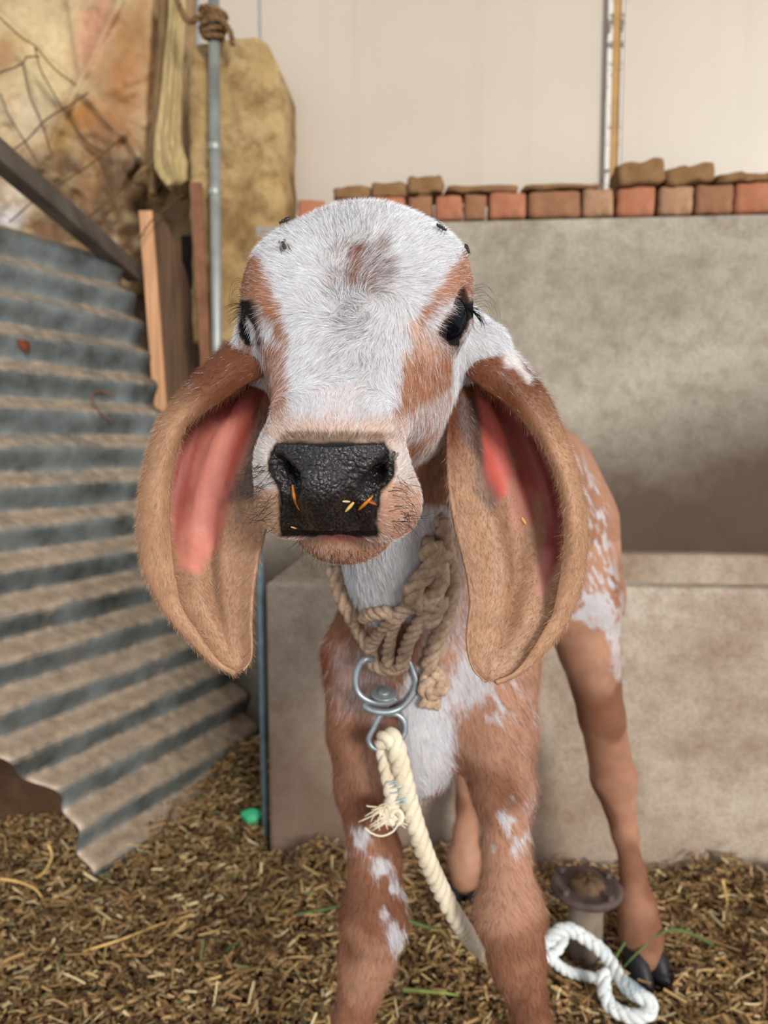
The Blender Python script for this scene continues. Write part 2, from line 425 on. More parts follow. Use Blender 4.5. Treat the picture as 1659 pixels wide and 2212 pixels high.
# rough lower wall and bank behind the tin sheet on the left
struct(ebox('wall_rear', -1.5, -.35, .86, 1.0, -.02, 1.22, concrete('plaster_dim', (84, 68, 52), (122, 102, 80), (60, 46, 34)), .01))
wl = NT('wall_mud', .95, .1); wl.base(wl.ramp(wl.noise(7, 6), [(.3, (52, 38, 28)), (.7, (96, 72, 54))])); wl.bump(wl.noise(25, 5), .8, .02)
V, Fc = boxv((-.95, 1.42, .14), (.38, 0, 0), (0, .05, 0), (0, 0, .17)); struct(mesh_obj('wall_left', V, Fc, wl.m, smooth=False, loc=(-.95, 1.42, -.03)))

# upper white panels
k = NT('cream_panel', .42, .45); a = k.noise(1.2, 3, .5); b = k.noise(140, 3, .6); st = k.noise(1.0, 4, .6, k.co((14, 14, .5)))
col = k.ramp(a, [(.3, (184, 172, 158)), (.7, (200, 187, 170))])
col = k.mix(k.ramp(st, [(.55, 0.0), (.85, .22)]), col, (160, 144, 126)); col = k.mix(k.ramp(b, [(.70, 0.0), (.78, .35)]), col, (150, 128, 104)); k.base(col); M_panel = k.m
def panel(x0, x1, label, z1=2.15):
    a = onE(x0, 300, .66); b = onE(x1, 300, .66); ua, ub = (a-EO)@E1, (b-EO)@E1
    o = ebox('wall_panel', ua, ub, .66, .672, 1.0, z1, M_panel, .002); tag(o, label, 'panel'); o['kind'] = 'structure'; return o, ua, ub
panel(567, 1311, 'wide smooth cream wall panel between the stone pillar and the batten')
panel(1342, 2250, 'smooth cream wall panel to the right of the batten')
panel(436, 560, 'narrow beige panel strip above the stone pillar')
# batten with its metal edge strips
ua, ub = [(onE(x, 200, .645)-EO)@E1 for x in (1321, 1339)]
bt = empty('batten', E((ua+ub)/2, .65, 1.2), 'tan wooden batten with pale metal edging between the cream panels', 'batten')
M_bat = flat('batten_wood', (176, 138, 84), .7, var=.12, scale=20)
ebox('wood_strip', ua, ub, .645, .66, 1.2, 2.15, M_bat, .002, bt)
k = NT('pale_edging', .5, .5); k.base(k.ramp(k.noise(60, 4, .6), [(.36, (92, 78, 62)), (.46, (214, 208, 200))])); M_edge = k.m
for x0, x1 in ((1310, 1321), (1339, 1344)):
    p, q = [(onE(x, 200, .64)-EO)@E1 for x in (x0, x1)]; e = ebox('edge_strip', p, q, .640, .658, 1.2, 2.15, M_edge, .001, bt); e['label'] = 'pale chipped metal edging'

V, Fc = boxv((.1, 1.15, 3.05), (1.9, 0, 0), (0, 1.35, 0), (0, 0, .03)); struct(mesh_obj('shade_ceiling', V, Fc, flat('shade_board', (150, 140, 126), .9), smooth=False, loc=(.1, 1.15, 3.02)))  # unseen roof slab, added to keep sky light off the top and back
# loose bricks on the wall
def brick_mat(name, c, c2):
    k = NT(name, .92, .15); n = k.noise(16, 5, .65); m_ = k.noise(50, 4, .65)
    col = k.ramp(n, [(.3, c), (.72, c2)]); col = k.mix(k.ramp(m_, [(.5, 0.0), (.75, .6)]), col, (118, 88, 62)); k.base(col); k.bump(m_, .5, .006); return k.m
BM = [brick_mat('red_brick', (158, 98, 72), (182, 124, 96)), brick_mat('brown_brick', (132, 92, 68), (160, 116, 86)), brick_mat('pale_brick', (150, 112, 86), (182, 146, 114))]
M_stone = brick_mat('mud_stone', (112, 82, 54), (150, 116, 80))
def lump(name, x0, x1, yt, yb, v0, dep, m, label, cat, rough=.006, group=None, tilt=0, zb=None):
    """roughly broken block whose face fills the given span on the plane v0"""
    a = onE(x0, (yt+yb)/2, v0); b = onE(x1, (yt+yb)/2, v0); top = onE((x0+x1)/2, yt, v0)[2]; bot = onE((x0+x1)/2, yb, v0)[2] if zb is None else zb
    uc = ((a+b)/2-EO)@E1; hw_ = ((b-a)@E1)/2; hz = (top-bot)/2
    bm = bmesh.new(); bmesh.ops.create_cube(bm, size=2.0)
    bmesh.ops.subdivide_edges(bm, edges=bm.edges, cuts=7, use_grid_fill=True)
    V = np.array([v.co for v in bm.verts]); 
    r = .80; L = np.linalg.norm(np.sign(V)*np.maximum(np.abs(V)-r, 0), axis=1, keepdims=True); core = np.clip(V, -r, r)
    V = core+np.where(L > 1e-6, np.sign(V)*np.maximum(np.abs(V)-r, 0)/np.maximum(L, 1e-6)*(1-r), 0)
    S = np.array([hw_, dep/2, hz]); V = V*S
    sd = rnd.random()*50
    dn = np.stack([vnoise(V*38+sd+7*i, 3)-.5 for i in range(3)], 1)*rough*2.6
    V = V+dn
    c, s = math.cos(tilt), math.sin(tilt); V[:, 0], V[:, 2] = c*V[:, 0]-s*V[:, 2], s*V[:, 0]+c*V[:, 2]
    zlow = V[:, 2].min(); base = np.array(E(uc, v0+dep/2, bot))
    P = base+V[:, :1]*E1+V[:, 1:2]*E2; P[:, 2] = bot+V[:, 2]-zlow
    Fc = [[v.index for v in f.verts] for f in bm.faces]; bm.free()
    o = mesh_obj(name, P, Fc, m, smooth=True, loc=base); tag(o, label, cat, group); return o, P[:, 2].max()
G = 'loose bricks along the wall top'
row = [(640, 700, 0, 'brown loose brick on the wall top hidden low behind the head by the pillar'), (722, 798, 1, 'loose brick below the first small lump above the calf head'), (803, 876, 0, 'loose brick below the second small lump above the calf head'), (880, 934, 1, 'loose brick beneath the knobbly dark lump above the calf brow'),
       (940, 999, 0, 'orange red brick end next to the calf forehead on the wall'), (1003, 1051, 1, 'narrow brown brick second from the calf forehead'), (1057, 1137, 0, 'clean orange brick third from the calf forehead'),
       (1142, 1256, 1, 'rough two toned brick with a pale scuffed face'), (1259, 1327, 2, 'pale brown brick left of the batten foot'), (1335, 1417, 0, 'bright red brick under the tallest stone'),
       (1426, 1499, 2, 'mottled pale red brick under the second tall stone'), (1504, 1586, 1, 'dull brown brick second from the right picture edge'), (1590, 1680, 0, 'red brick at the right picture edge')]
tops = []
for (x0, x1, mi, lab) in row:
    yy = 478-(x0-970)*.037
    o, zt_ = lump('loose_brick', x0, x1, yy-58-4*(x0 % 3 == 0), yy, .478, .11, BM[mi], lab, 'brick', .0035, G, zb=zw+.001); tops.append((x0, x1, zt_))
for (x0, x1, yt, lab, cat, rg, tl) in [
    (720, 800, 402, 'small flat brown lump left of the row above the calf head', 'stone', .006, .02), (803, 880, 396, 'small rounded brown lump above the calf head centre', 'stone', .006, .03),
    (882, 958, 386, 'knobbly dark brown lump above the calf brow', 'stone', .010, 0), (962, 1122, 404, 'long crumbling mud clod left of the two toned brick', 'clod', .007, 0),
    (1130, 1300, 400, 'long flat mud clod left of the batten foot', 'clod', .007, 0), (1340, 1443, 352, 'tallest squarish brown stone right of the batten', 'stone', .006, .10),
    (1446, 1555, 363, 'wedge shaped brown stone leaning beside the tallest stone', 'stone', .006, .12), (1558, 1690, 377, 'flat brown clod on the bricks at the right picture edge', 'clod', .006, .05)]:
    near = [t for a, b, t in tops if b > x0 and a < x1] or [zw+.07]
    lump('mud_stone' if cat != 'clod' else 'mud_clod', x0, x1, yt, 0, .482, .10, M_stone, lab, cat, rg, 'lumps on the brick row', tl, zb=max(near)-.004)

# stone pillar by the panels
def pillar():
    px = [(410, 128), (432, 108), (470, 97), (520, 96), (560, 94), (582, 103), (597, 135), (612, 165), (617, 190), (617, 480), (616, 560)]
    top = [onE(x, y, .50) for x, y in px]
    u0_, u1_ = (onE(410, 400, .50)-EO)@E1, (onE(617, 400, .50)-EO)@E1
    nu, nz, nd = 22, 70, 7; zb = 1.0
    us = np.linspace(u0_, u1_, nu); tu = np.array([(p-EO)@E1 for p in top[:9]]); tz = np.array([p[2] for p in top[:9]])
    V = []; rows = []
    # closed block: front grid, back grid, joined round the edge
    def sheet(v):
        out = []
        for u in us:
            zt_ = np.interp(u, tu, tz)
            for s in np.linspace(0, 1, nz): out.append(E(u, v, zb+(zt_-zb)*s))
        return np.array(out)
    A = sheet(.48); B = sheet(.64)
    for S, sg in ((A, -1), (B, 1)):
        d = (vnoise(S*14, 4)-.5)*.05; S += d[:, None]*E2
        e = np.minimum(np.abs((S-EO)@E1-u0_), np.abs((S-EO)@E1-u1_)); S -= (sg*.02*np.exp(-e/.012))[:, None]*E2
    q = grid_faces(nu, nz); n = nu*nz
    bd = [i*nz for i in range(nu)]+[(nu-1)*nz+j for j in range(1, nz)]+[i*nz+nz-1 for i in range(nu-2, -1, -1)]+[j for j in range(nz-2, 0, -1)]
    Fc = [tuple(f) for f in q]+[tuple(int(i)+n for i in f[::-1]) for f in q]
    for a, b in zip(bd, bd[1:]+bd[:1]): Fc.append((b, a, a+n, b+n))
    k = NT('weathered_stone', .95, .1); a = k.noise(5, 6, .65); b = k.noise(22, 5, .65)
    col = k.ramp(a, [(.28, (128, 100, 64)), (.5, (170, 142, 98)), (.74, (196, 174, 130))]); col = k.mix(k.ramp(b, [(.46, 0.0), (.70, .8)]), col, (108, 80, 50)); k.base(col); k.bump(b, .7, .012)
    o = mesh_obj('stone_pillar', np.vstack([A, B]), Fc, k.m, loc=E((u0_+u1_)/2, .55, 1.0)); tag(o, 'short weathered tan stone pillar with a chipped top', 'pillar')
pillar()
struct(ebox('wall_corner', -.425, -.345, .49, .66, -.02, 1.02, concrete('plaster_pale', (150, 142, 124), (186, 182, 166), (140, 118, 88)), .012))

# galvanised pipe, rusty angle iron, tie of rope
M_pipe = flat('galvanised_pipe', (146, 150, 146), .45, .5, .35, .14, 18, .1); M_rust = flat('rusty_iron', (124, 84, 62), .8, .3, .1, .22, 16, .3)
def at_y(px, py, y):
    d = y/(FW[1]-(py-1106.0)/F*UP[1]); return W(px, py, d)
def foot(a, b):   # where the line a-b reaches the ground
    t = a[2]/(a[2]-b[2]); return a+(b-a)*t
PY = 1.742
pp = empty('vertical_pipe', (*at_y(463, 400, PY)[:2], 0), 'grey vertical pipe standing in front of the stone pillar', 'pipe')
a, b = at_y(461, -60, PY), at_y(469, 780, PY); b = foot(a, b); mesh_obj('tube', *tube([(a[0], a[1], a[2]), (b[0], b[1], 0.0)], .0126, 16), M_pipe, pp, loc=(b[0], b[1], 0))
for y in (318, 415):
    c = at_y(464, y, PY); r_ = mesh_obj('coupling', *tube([c-[0, 0, .008], c+[0, 0, .008]], .0145, 16), M_pipe, pp, loc=c); bevel(r_, .002, 2)
a, b = at_y(424, 395, 1.752), at_y(446, 800, 1.752); b = foot(a, b)
V, Fc = boxv((a+b)/2*[1, 1, 0]+[0, 0, (a[2]+0)/2], (.012, 0, 0), (0, .004, 0), (0, 0, a[2]/2)); V2, F2 = boxv((a+b)/2*[1, 1, 0]+[-.009, .012, a[2]/2], (.003, 0, 0), (0, .013, 0), (0, 0, a[2]/2))
V, Fc = join([(V, Fc), (V2, F2)]); sh = (V[:, 2:3]/a[2]-.5)*(a-b)[None]; V = V+sh*[1, .0, 0]
tag(mesh_obj('angle_iron_post', V, Fc, M_rust, smooth=False, loc=(a[0], a[1], 0)), 'thin rusty red iron post just left of the grey pipe', 'post')
M_tan = flat('old_rope', (118, 90, 62), .95, .1, 0, .25, 40, .4)
c = at_y(461, 55, PY); parts = []
for i in range(6):
    ph = np.linspace(0, 2*np.pi, 22); rr = .020+.004*(i % 3); parts.append(rope(np.stack([c[0]+rr*np.cos(ph), c[1]+rr*np.sin(ph), c[2]+(i-2.5)*.010+.006*np.sin(ph+i)], 1), .006, seg=6, n=40))
parts.append(rope([c+[.02, -.02, 0], c+[.04, -.02, -.02], c+[.045, -.015, -.05]], .006, seg=6)); parts.append(rope([c+[-.02, -.02, .01], c+[-.05, -.015, .0], c+[-.07, 0, .03], c+[-.09, .02, .08]], .007, seg=6))
tag(mesh_obj('rope_tie', *join(parts), M_tan, loc=c), 'dark brown rope tie wound round the top of the grey pipe', 'rope')
b1 = W(565, 1170, 1.34); tag(mesh_obj('thin_pipe', *tube([(b1[0], b1[1], 0.0), (b1[0]-.004, b1[1], b1[2]+.03)], .0068, 12), flat('blue_grey_metal', (120, 140, 150), .45, .5, .3, .2, 30, .2), loc=(b1[0], b1[1], 0)), 'thin blue grey pipe beside the left end of the trough', 'pipe')

# wide board: pale sawn edge towards the picture, dark face
def board():
    t0 = W(300, 455, 1.83); t1 = W(329, 455, 1.83)
    top = t0[2]; x0 = t0[0]; x1 = t1[0]; y0 = t0[1]; lean = (W(325, 970, 1.83)[0]-x0)/(top-W(325, 970, 1.83)[2])
    root = empty('wooden_board', (x0+lean*top, y0, 0), 'upright wooden board with pale sawn edge and dark face', 'board')
    k = NT('sawn_edge', .75, .2); g = k.noise(3, 4, .6, k.co((60, 60, 2.2))); k.base(k.ramp(g, [(.3, (176, 128, 92)), (.7, (216, 168, 128))])); k.bump(g, .2, .002)
    k2 = NT('dark_board', .8, .2); g2 = k2.noise(2.5, 5, .6, k2.co((50, 50, 2))); k2.base(k2.ramp(g2, [(.3, (74, 56, 44)), (.7, (112, 86, 66))])); k2.bump(g2, .2, .002)
    def sh(V): V = np.array(V); V[:, 0] += lean*(top-V[:, 2]); return V
    V, Fc = boxv(((x0+x1)/2, y0+.004, top/2), ((x1-x0)/2, 0, 0), (0, .006, 0), (0, 0, top/2)); e = mesh_obj('sawn_edge', sh(V), Fc, k.m, root, False, loc=(x0+lean*top, y0, 0)); e['label'] = 'pale sawn edge of the board'; bevel(e, .0015, 2)
    # face: outline with a rounded shoulder, going back to the right
    R_ = W(417, 700, 1.91); dx, dy = R_[0]-x1, R_[1]-y0-.0
    pts = [(0, 0)]; 
    prof = [(0, top), (.15, top-.004), (.35, top-.03), (.55, top-.075), (.72, top-.125), (.86, top-.18), (.95, top-.24), (1.0, top-.31), (1.0, 0), (0, 0)]
    fr = [(x1+dx*s, y0+.010+dy*s*.9, z) for s, z in prof]; bk = [(x-.004-(x1-x0)*.9, y+.012, z) for x, y, z in fr]; n = len(fr)
    Fc = [tuple(range(n-1, -1, -1)), tuple(range(n, 2*n))]+[(i, (i+1) % n, (i+1) % n+n, i+n) for i in range(n)]
    f = mesh_obj('board_face', sh(fr+bk), Fc, k2.m, root, False, loc=(x0+lean*top, y0, 0)); f['label'] = 'dark weathered face of the board'
board()
# white frame glimpsed in the gap
M_wht = flat('white_paint', (212, 220, 228), .5, .4, 0, .06, 10, .05)
fr = empty('window_frame', (*W(428, 790, 2.02)[:2], 0), 'white frame pieces glimpsed between board and iron post', 'frame')
for (x0, x1, y0, y1) in ((414, 438, 628, 662), (414, 424, 765, 1010), (424, 440, 765, 775)):
    p, q = W(x0, y0, 2.02), W(x1, y1, 2.02); V, Fc = boxv((p+q)/2, ((q-p)[0]/2, 0, 0), (0, .01, 0), (0, 0, (p-q)[2]/2)); mesh_obj('frame_bar', V, Fc, M_wht, fr, False, loc=(p+q)/2)
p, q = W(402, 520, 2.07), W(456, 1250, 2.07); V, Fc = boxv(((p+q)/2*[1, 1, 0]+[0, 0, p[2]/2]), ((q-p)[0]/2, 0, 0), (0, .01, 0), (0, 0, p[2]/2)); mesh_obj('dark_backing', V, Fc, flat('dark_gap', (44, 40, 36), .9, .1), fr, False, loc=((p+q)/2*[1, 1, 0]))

# corrugated tin sheet leaning on the left
PB = np.array([-.273, 1.657, .01]); SU = np.array([.4435, .896, 0.]); SU /= np.linalg.norm(SU)
SL = np.array([-.9, .44, 0])*.35; SW_ = np.array([SL[0], SL[1], 1.0])*1.188; LW = np.linalg.norm(SW_)
def tin():
    na, nb = 36, 17*12+1; Vv = []
    nrm = np.cross(SU, SW_/LW)   # faces right/front
    if nrm@np.array([.9, -.44, .3]) < 0: nrm = -nrm
    for b in np.linspace(0, 1, nb):
        wob = .006*math.sin(b*23)+.004*math.sin(b*51)
        for a in np.linspace(0, 1, na):
            l0 = -.508-.115*b-1.0*max(b-.12, 0)**1.0; u = l0+(0+wob-l0)*a
            ph = b*LW/.0762*2*np.pi
            dent = .010*math.sin(3*a+5*b)+.006*math.sin(9*b)
            Vv.append(PB+SU*u+SW_*b+nrm*(.0125*math.sin(ph)+dent*.6))
    V = np.array(Vv); k = NT('galvanised_tin', .55, .45, .25)
    # dust lies on the slopes that face upwards, bare zinc below
    geo = k.n('NewGeometry'); sx = k.n('SeparateXYZ'); k.l(geo.outputs['True Normal'], sx.inputs[0])
    nz1 = k.noise(7, 5, .6); nz2 = k.noise(38, 4, .65)
    f = k.math('ADD', sx.outputs['Z'], k.math('MULTIPLY', k.math('ADD', nz1, -.5), 1.5)); f = k.math('ADD', f, k.math('MULTIPLY', k.math('ADD', nz2, -.5), .9)); sp = k.n('SeparateXYZ'); k.l(geo.outputs['Position'], sp.inputs[0]); f = k.math('ADD', f, k.math('MULTIPLY', k.math('SUBTRACT', .86, sp.outputs['Z']), .45))
    zinc = k.ramp(k.noise(11, 4, .6), [(.3, (66, 70, 68)), (.7, (134, 142, 142))]); dust = k.ramp(nz2, [(.3, (152, 134, 114)), (.7, (196, 176, 154))])
    col = k.mix(k.ramp(f, [(.12, 0.0), (.95, 1.0)]), zinc, dust); col = k.mix(k.ramp(k.noise(4.5, 5, .7), [(.62, 0.0), (.72, .7)]), col, (118, 84, 58)); k.base(col); k.bump(nz2, .15, .003)
    o = mesh_obj('corrugated_sheet', V, grid_faces(nb, na), k.m, loc=PB+SU*-.3); s = o.modifiers.new('solid', 'SOLIDIFY'); s.thickness = .0016
    tag(o, 'leaning corrugated tin sheet, dusty and grey, at the left', 'tin sheet'); return nrm
TN = tin()
# bit of bent wire and a rusty patch stuck on the tin
def on_tin(px, py, off=.0):
    d0 = W(px, py, 1.)-CAM; s = ((PB-CAM)@TN+off)/(d0@TN); return CAM+s*d0
P = catmull([on_tin(x, y, .014) for x, y in ((250, 856), (225, 845), (204, 846), (200, 866), (214, 888), (240, 912))], 30)
tag(mesh_obj('bent_wire', *tube(P, .0018, 6), M_rust, loc=P[0]), 'short bent rusty wire stuck to the tin sheet', 'wire')
def patch(pts, name, m, off, th=.002):
    Pf = [on_tin(x, y, off+th) for x, y in pts]; Pb = [on_tin(x, y, off) for x, y in pts]; n = len(Pf)
    return mesh_obj(name, Pf+Pb, [tuple(range(n)), tuple(range(2*n-1, n-1, -1))]+[(i, i+n, (i+1) % n+n, (i+1) % n) for i in range(n)], m, loc=Pf[0])
tag(patch([(34, 730), (50, 725), (62, 735), (66, 752), (58, 764), (50, 757), (40, 745)], 'mud_splat', flat('red_mud', (112, 62, 40), .9, .1, 0, .2, 80), .012), 'small red brown mud splat on the tin sheet', 'mud')

# angle iron rail running back on the left
def rail():
    A, B = W(-60, 268, 1.22), W(303, 590, 1.86); ax = (B-A)/np.linalg.norm(B-A); up = np.array([0, 0, 1.]); sd = np.cross(ax, up); sd /= np.linalg.norm(sd); up = np.cross(sd, ax)
    V1, F1 = boxv((A+B)/2+sd*.0, ax*np.linalg.norm(B-A)/2, sd*.002, up*.019); V2, F2 = boxv((A+B)/2-up*.019-sd*.016, ax*np.linalg.norm(B-A)/2, sd*.017, up*.002)
    k = NT('grey_steel', .6, .4, .3); k.base(k.ramp(k.noise(14, 5), [(.3, (78, 70, 62)), (.72, (122, 112, 102))]))
    V, Fc = join([(V1, F1), (V2, F2)]); tag(mesh_obj('angle_rail', V, Fc, k.m, smooth=False, loc=(A+B)/2), 'sloping grey angle iron rail above the tin sheet', 'rail')
rail()

# old plastic sacking stretched on the left, with folds
def sacking():
    nx, nz = 150, 150; X, Y = np.meshgrid(np.linspace(-140, 425, nx), np.linspace(-90, 640, nz), indexing='ij'); x, y = X.ravel(), Y.ravel()
    def ridge(x0, y0, x1, y1, w, h):
        L = math.hypot(x1-x0, y1-y0); d = ((x-x0)*(y1-y0)-(y-y0)*(x1-x0))/L; t = ((x-x0)*(x1-x0)+(y-y0)*(y1-y0))/L/L
        return h*np.exp(-(d/w)**2)*sstep(t, -.15, .05)*sstep(-t, -1.15, -.95), h*.6*np.tanh(d/(w*1.3))*sstep(t, -.1, .1)*sstep(-t, -1.1, -.9)
    off = np.zeros(len(x))
    for r in [(260, 0, 165, 190, 9, .02), (165, 190, 105, 330, 8, .018), (150, 0, 172, 150, 7, .012), (0, 30, 160, 185, 8, -.012), (45, 120, 135, 230, 10, .014), (60, 150, 95, 265, 6, .010), (180, 200, 260, 290, 10, .016), (340, 0, 322, 330, 7, -.03), (352, 0, 335, 340, 6, .03),
              (250, 300, 235, 420, 14, .02), (200, 330, 260, 470, 12, -.02), (300, 330, 220, 470, 10, .018), (0, 200, 40, 290, 9, .012), (90, 360, 190, 420, 10, .015), (270, 290, 330, 380, 10, .025), (140, 210, 200, 330, 8, .012)]:
        a, b = ridge(*r); off += a+b*.5
    P3 = np.stack([x*.012, y*.012, 0*x], 1); off += (vnoise(P3, 4)-.5)*.05+.05*(vnoise(P3*3+9, 3)-.5)*sstep(y, 230, 380)
    dep = 1.99-.06*(x/400)-off*1.1+.11*sstep(x, 240, 330)*sstep(y, 330, 440)
    V = np.array([W(a, b, d) for a, b, d in zip(x, y, dep)])
    o = mesh_obj('sacking', V, grid_faces(nx, nz), None, loc=W(160, 200, 1.98)); s = o.modifiers.new('solid', 'SOLIDIFY'); s.thickness = .002
    # stains and faded dye: a colour per vertex
    def blob(cx, cy, rx, ry, rot=0):
        c, s_ = math.cos(rot), math.sin(rot); dx, dy = x-cx, y-cy; u, v = (c*dx+s_*dy)/rx, (-s_*dx+c*dy)/ry
        return np.clip(1.25-np.sqrt(u*u+v*v)+.7*(vnoise(P3*2.2, 4)-.5), 0, 1)
    col = np.tile(lin((190, 166, 128)), (len(x), 1))
    def put(m, c, a=1.0):
        nonlocal col; m = (np.clip(m, 0, 1)*a)[:, None]; col = col*(1-m)+lin(c)*m
    put(blob(95, 110, 110, 110), (212, 192, 146)); put(blob(200, 70, 45, 110, .35), (198, 146, 116)); put(blob(270, 170, 75, 170, .25), (172, 122, 76))
    put(blob(300, 60, 40, 90), (168, 128, 84)); put(blob(180, 260, 60, 50), (166, 110, 50)); put(blob(130, 300, 40, 70), (156, 118, 56)); put(blob(60, 250, 70, 60), (202, 186, 156), .8)
    put(blob(230, 300, 80, 60), (150, 110, 74)); put(blob(10, 120, 40, 60, .6), (160, 116, 74), .8); put(sstep(y, 300, 360)*vnoise(P3*3, 4)*1.6, (104, 80, 56)); put(blob(190, 395, 30, 60), (150, 110, 70), .7); put(blob(40, 420, 60, 40), (206, 190, 168), .9)
    put(blob(120, 430, 60, 24, .5), (96, 70, 54)); put(sstep(x, 325, 345)*.8, (140, 112, 78)); put((vnoise(P3*9, 4)-.55)*3, (130, 96, 60), .45)
    put(blob(20, 470, 40, 30), (210, 206, 206), .8); put(blob(100, 500, 60, 18, .6), (120, 84, 56), .9)
    at = o.data.color_attributes.new('Col', 'FLOAT_COLOR', 'POINT'); at.data.foreach_set('color', np.c_[col, np.ones(len(col))].astype(np.float32).ravel())
    k = NT('stained_sacking', .6, .35); va = k.n('VertexColor', layer_name='Col'); n = k.noise(30, 5, .65); k.base(k.mix(k.ramp(n, [(.42, 0.0), (.78, .30)]), va.outputs[0], (124, 92, 60))); k.bump(k.noise(45, 4), .25, .006); o.data.materials.append(k.m)
    tag(o, 'stained cream and orange sacking stretched over the upper left wall', 'sacking')
sacking()
# rolled bundle of sacking
def bundle():
    pts = [(384, -60), (383, 40), (376, 120), (370, 220), (364, 310), (372, 365), (384, 400)]; ra = [.016, .018, .019, .022, .027, .034, .022]
    P = catmull([W(x, y, 1.78) for x, y in pts], 60); r = np.interp(np.linspace(0, 1, 60), np.linspace(0, 1, len(ra)), ra)
    V, Fc = tube(P, r, 40); ang = np.tile(np.arange(40), 60)/40*2*np.pi; V[:len(ang)] += (P.repeat(40, 0)-V[:2400])*(.22*np.sin(ang*5+np.repeat(np.linspace(0, 1.5, 60), 40))+.12*np.sin(ang*11))[:, None]
    k = NT('bundle_cloth', .8, .2); g = k.noise(4, 5, .6, k.co((40, 40, 3))); k.base(k.ramp(g, [(.3, (142, 118, 78)), (.7, (198, 178, 130))])); k.bump(g, .3, .006)
    tag(mesh_obj('rolled_cloth', V, Fc, k.m, loc=P[-1]), 'rolled tan cloth bundle hanging left of the grey pipe', 'cloth')
    P = catmull([W(x, y, 1.84) for x, y in ((350, -50), (352, 60), (344, 180), (336, 300), (330, 420))], 40); V, Fc = tube(P, np.interp(np.linspace(0, 1, 40), [0, .5, 1], [.013, .012, .01]), 14)
    tag(mesh_obj('wooden_pole', V, Fc, flat('pole_wood', (120, 96, 66), .85, .2, 0, .2, 14, .3), loc=P[-1]), 'thin brown pole beside the rolled cloth bundle', 'pole')
    P = catmull([W(x, y, 1.90) for x, y in ((306, 372), (322, 395), (345, 425), (366, 396), (388, 392), (400, 425))], 60); V, Fc = tube(P, .020+.009*np.sin(np.linspace(0, 22, 60)), 18); V += (np.stack([vnoise(V*30+i*5, 3) for i in range(3)], 1)-.5)*.03
    tag(mesh_obj('crumpled_sack', V, Fc, flat('dull_sack', (128, 102, 70), .9, .15, 0, .35, 12, .5, .01), loc=P[-1]), 'crumpled dull sack bunched behind the upright board', 'sack')
bundle()
# twisted fence wires in front of the sacking
M_wire = flat('fence_wire', (96, 74, 52), .7, .3, .2, .2, 50)
for pts, lab in [([(-30, 165), (25, 148), (50, 135), (58, 124), (85, 122)], 'bent dark wire at the left picture edge over the cream sacking'), ([(-20, 20), (40, 75), (75, 100), (120, 150), (165, 185)], 'long wire running down from the top left corner'),
                 ([(190, 200), (160, 222), (120, 245), (95, 262), (60, 300), (20, 330)], 'kinked wire sloping down from the orange fold'), ([(75, 100), (88, 150), (130, 225), (180, 300), (225, 330)], 'wire crossing the middle of the cream sacking'),
                 ([(50, 140), (65, 210), (90, 265), (110, 330)], 'short steep wire above the sloping rail'), ([(360, 330), (300, 380), (240, 430), (190, 470)], 'wire crossing the dark folds right of the rail'), ([(0, 200), (20, 250), (50, 300), (80, 350)], 'short wire low at the left picture edge'),
                 ([(270, 290), (215, 340), (150, 385), (90, 420), (20, 480)], 'long low wire crossing behind the rail'), ([(395, 420), (360, 450), (325, 480), (300, 520)], 'short wire crossing above the board end')]:
    P = catmull([W(x, y, 1.80+.02*math.sin(i*2)) for i, (x, y) in enumerate(pts)], 40); tag(mesh_obj('fence_wire', *rope(P, .0022, 5, 2, 90, 5), M_wire, loc=P[0]), lab, 'wire', 'wires of the fence')

# iron stake with a flange
def stake():
    b = W(1262, 2100, 1.07); r = .0245; h = .125; b[2] = 0
    root = empty('iron_stake', b, 'rusty flanged iron stake standing in the straw by the hind hoof', 'stake')
    m = flat('grey_stake', (132, 118, 104), .75, .3, .2, .2, 25, .3); m2 = flat('rust_flange', (96, 80, 76), .75, .3, .2, .25, 30, .3); m3 = flat('stake_soil', (96, 76, 58), .95, .1, 0, .3, 60, .5)
    mesh_obj('stake_pipe', *tube([b+[0, 0, -.02], b+[0, 0, h-.006]], r, 28), m, root, loc=b)
    a = np.linspace(0, 2*np.pi, 48, endpoint=False); V = []
    for rr, z in ((r*.95, h-.012), (.046, h-.010), (.050, h-.006), (.051, h), (.048, h+.003), (.040, h+.001), (.034, h-.001), (r*.95, h)): 
        V += [b+[rr*math.cos(t), rr*math.sin(t), z] for t in a]
    o = mesh_obj('flange', V, grid_faces(8, 48, True), m2, root, loc=b+[0, 0, h]); o['label'] = 'rusty round flange'
    V = [b+[rr*math.cos(t), rr*math.sin(t), z+.002*math.sin(5*t+rr*200)] for rr, z in ((.001, h+.014), (.012, h+.013), (.021, h+.011), (.0255, h+.006), (.026, h-.004)) for t in a]
    mesh_obj('stake_cap', V, grid_faces(5, 48, True), m3, root, loc=b+[0, 0, h])
    for t in (.5, 2.3, 3.7, 5.3):
        c = b+[.042*math.cos(t), .042*math.sin(t), h+.002]; q = mesh_obj('bolt', *tube([c, c+[0, 0, .008]], .006, 6), m2, root, loc=c, smooth=False)
stake()
c = W(545, 1782, 1.42); c[2] = max(c[2], .045)
V = [c+.02*np.array([math.cos(t)*(1+.3*math.sin(3*t)), .5*math.sin(t), .35*math.sin(t)+.3*r_]) for r_ in (-1, 1) for t in np.linspace(0, 2*np.pi, 14, endpoint=False)]+[c+[0, 0, -.010], c+[0, 0, .016]]
tag(mesh_obj('plastic_scrap', V, [(i, (i+1) % 14, (i+1) % 14+14, i+14) for i in range(14)]+[(28, (i+1) % 14, i) for i in range(14)]+[(29, i+14, (i+1) % 14+14) for i in range(14)], flat('green_plastic', (70, 196, 138), .45, .4, 0, .1), loc=c), 'bright green plastic scrap in the straw left of the trough', 'scrap')

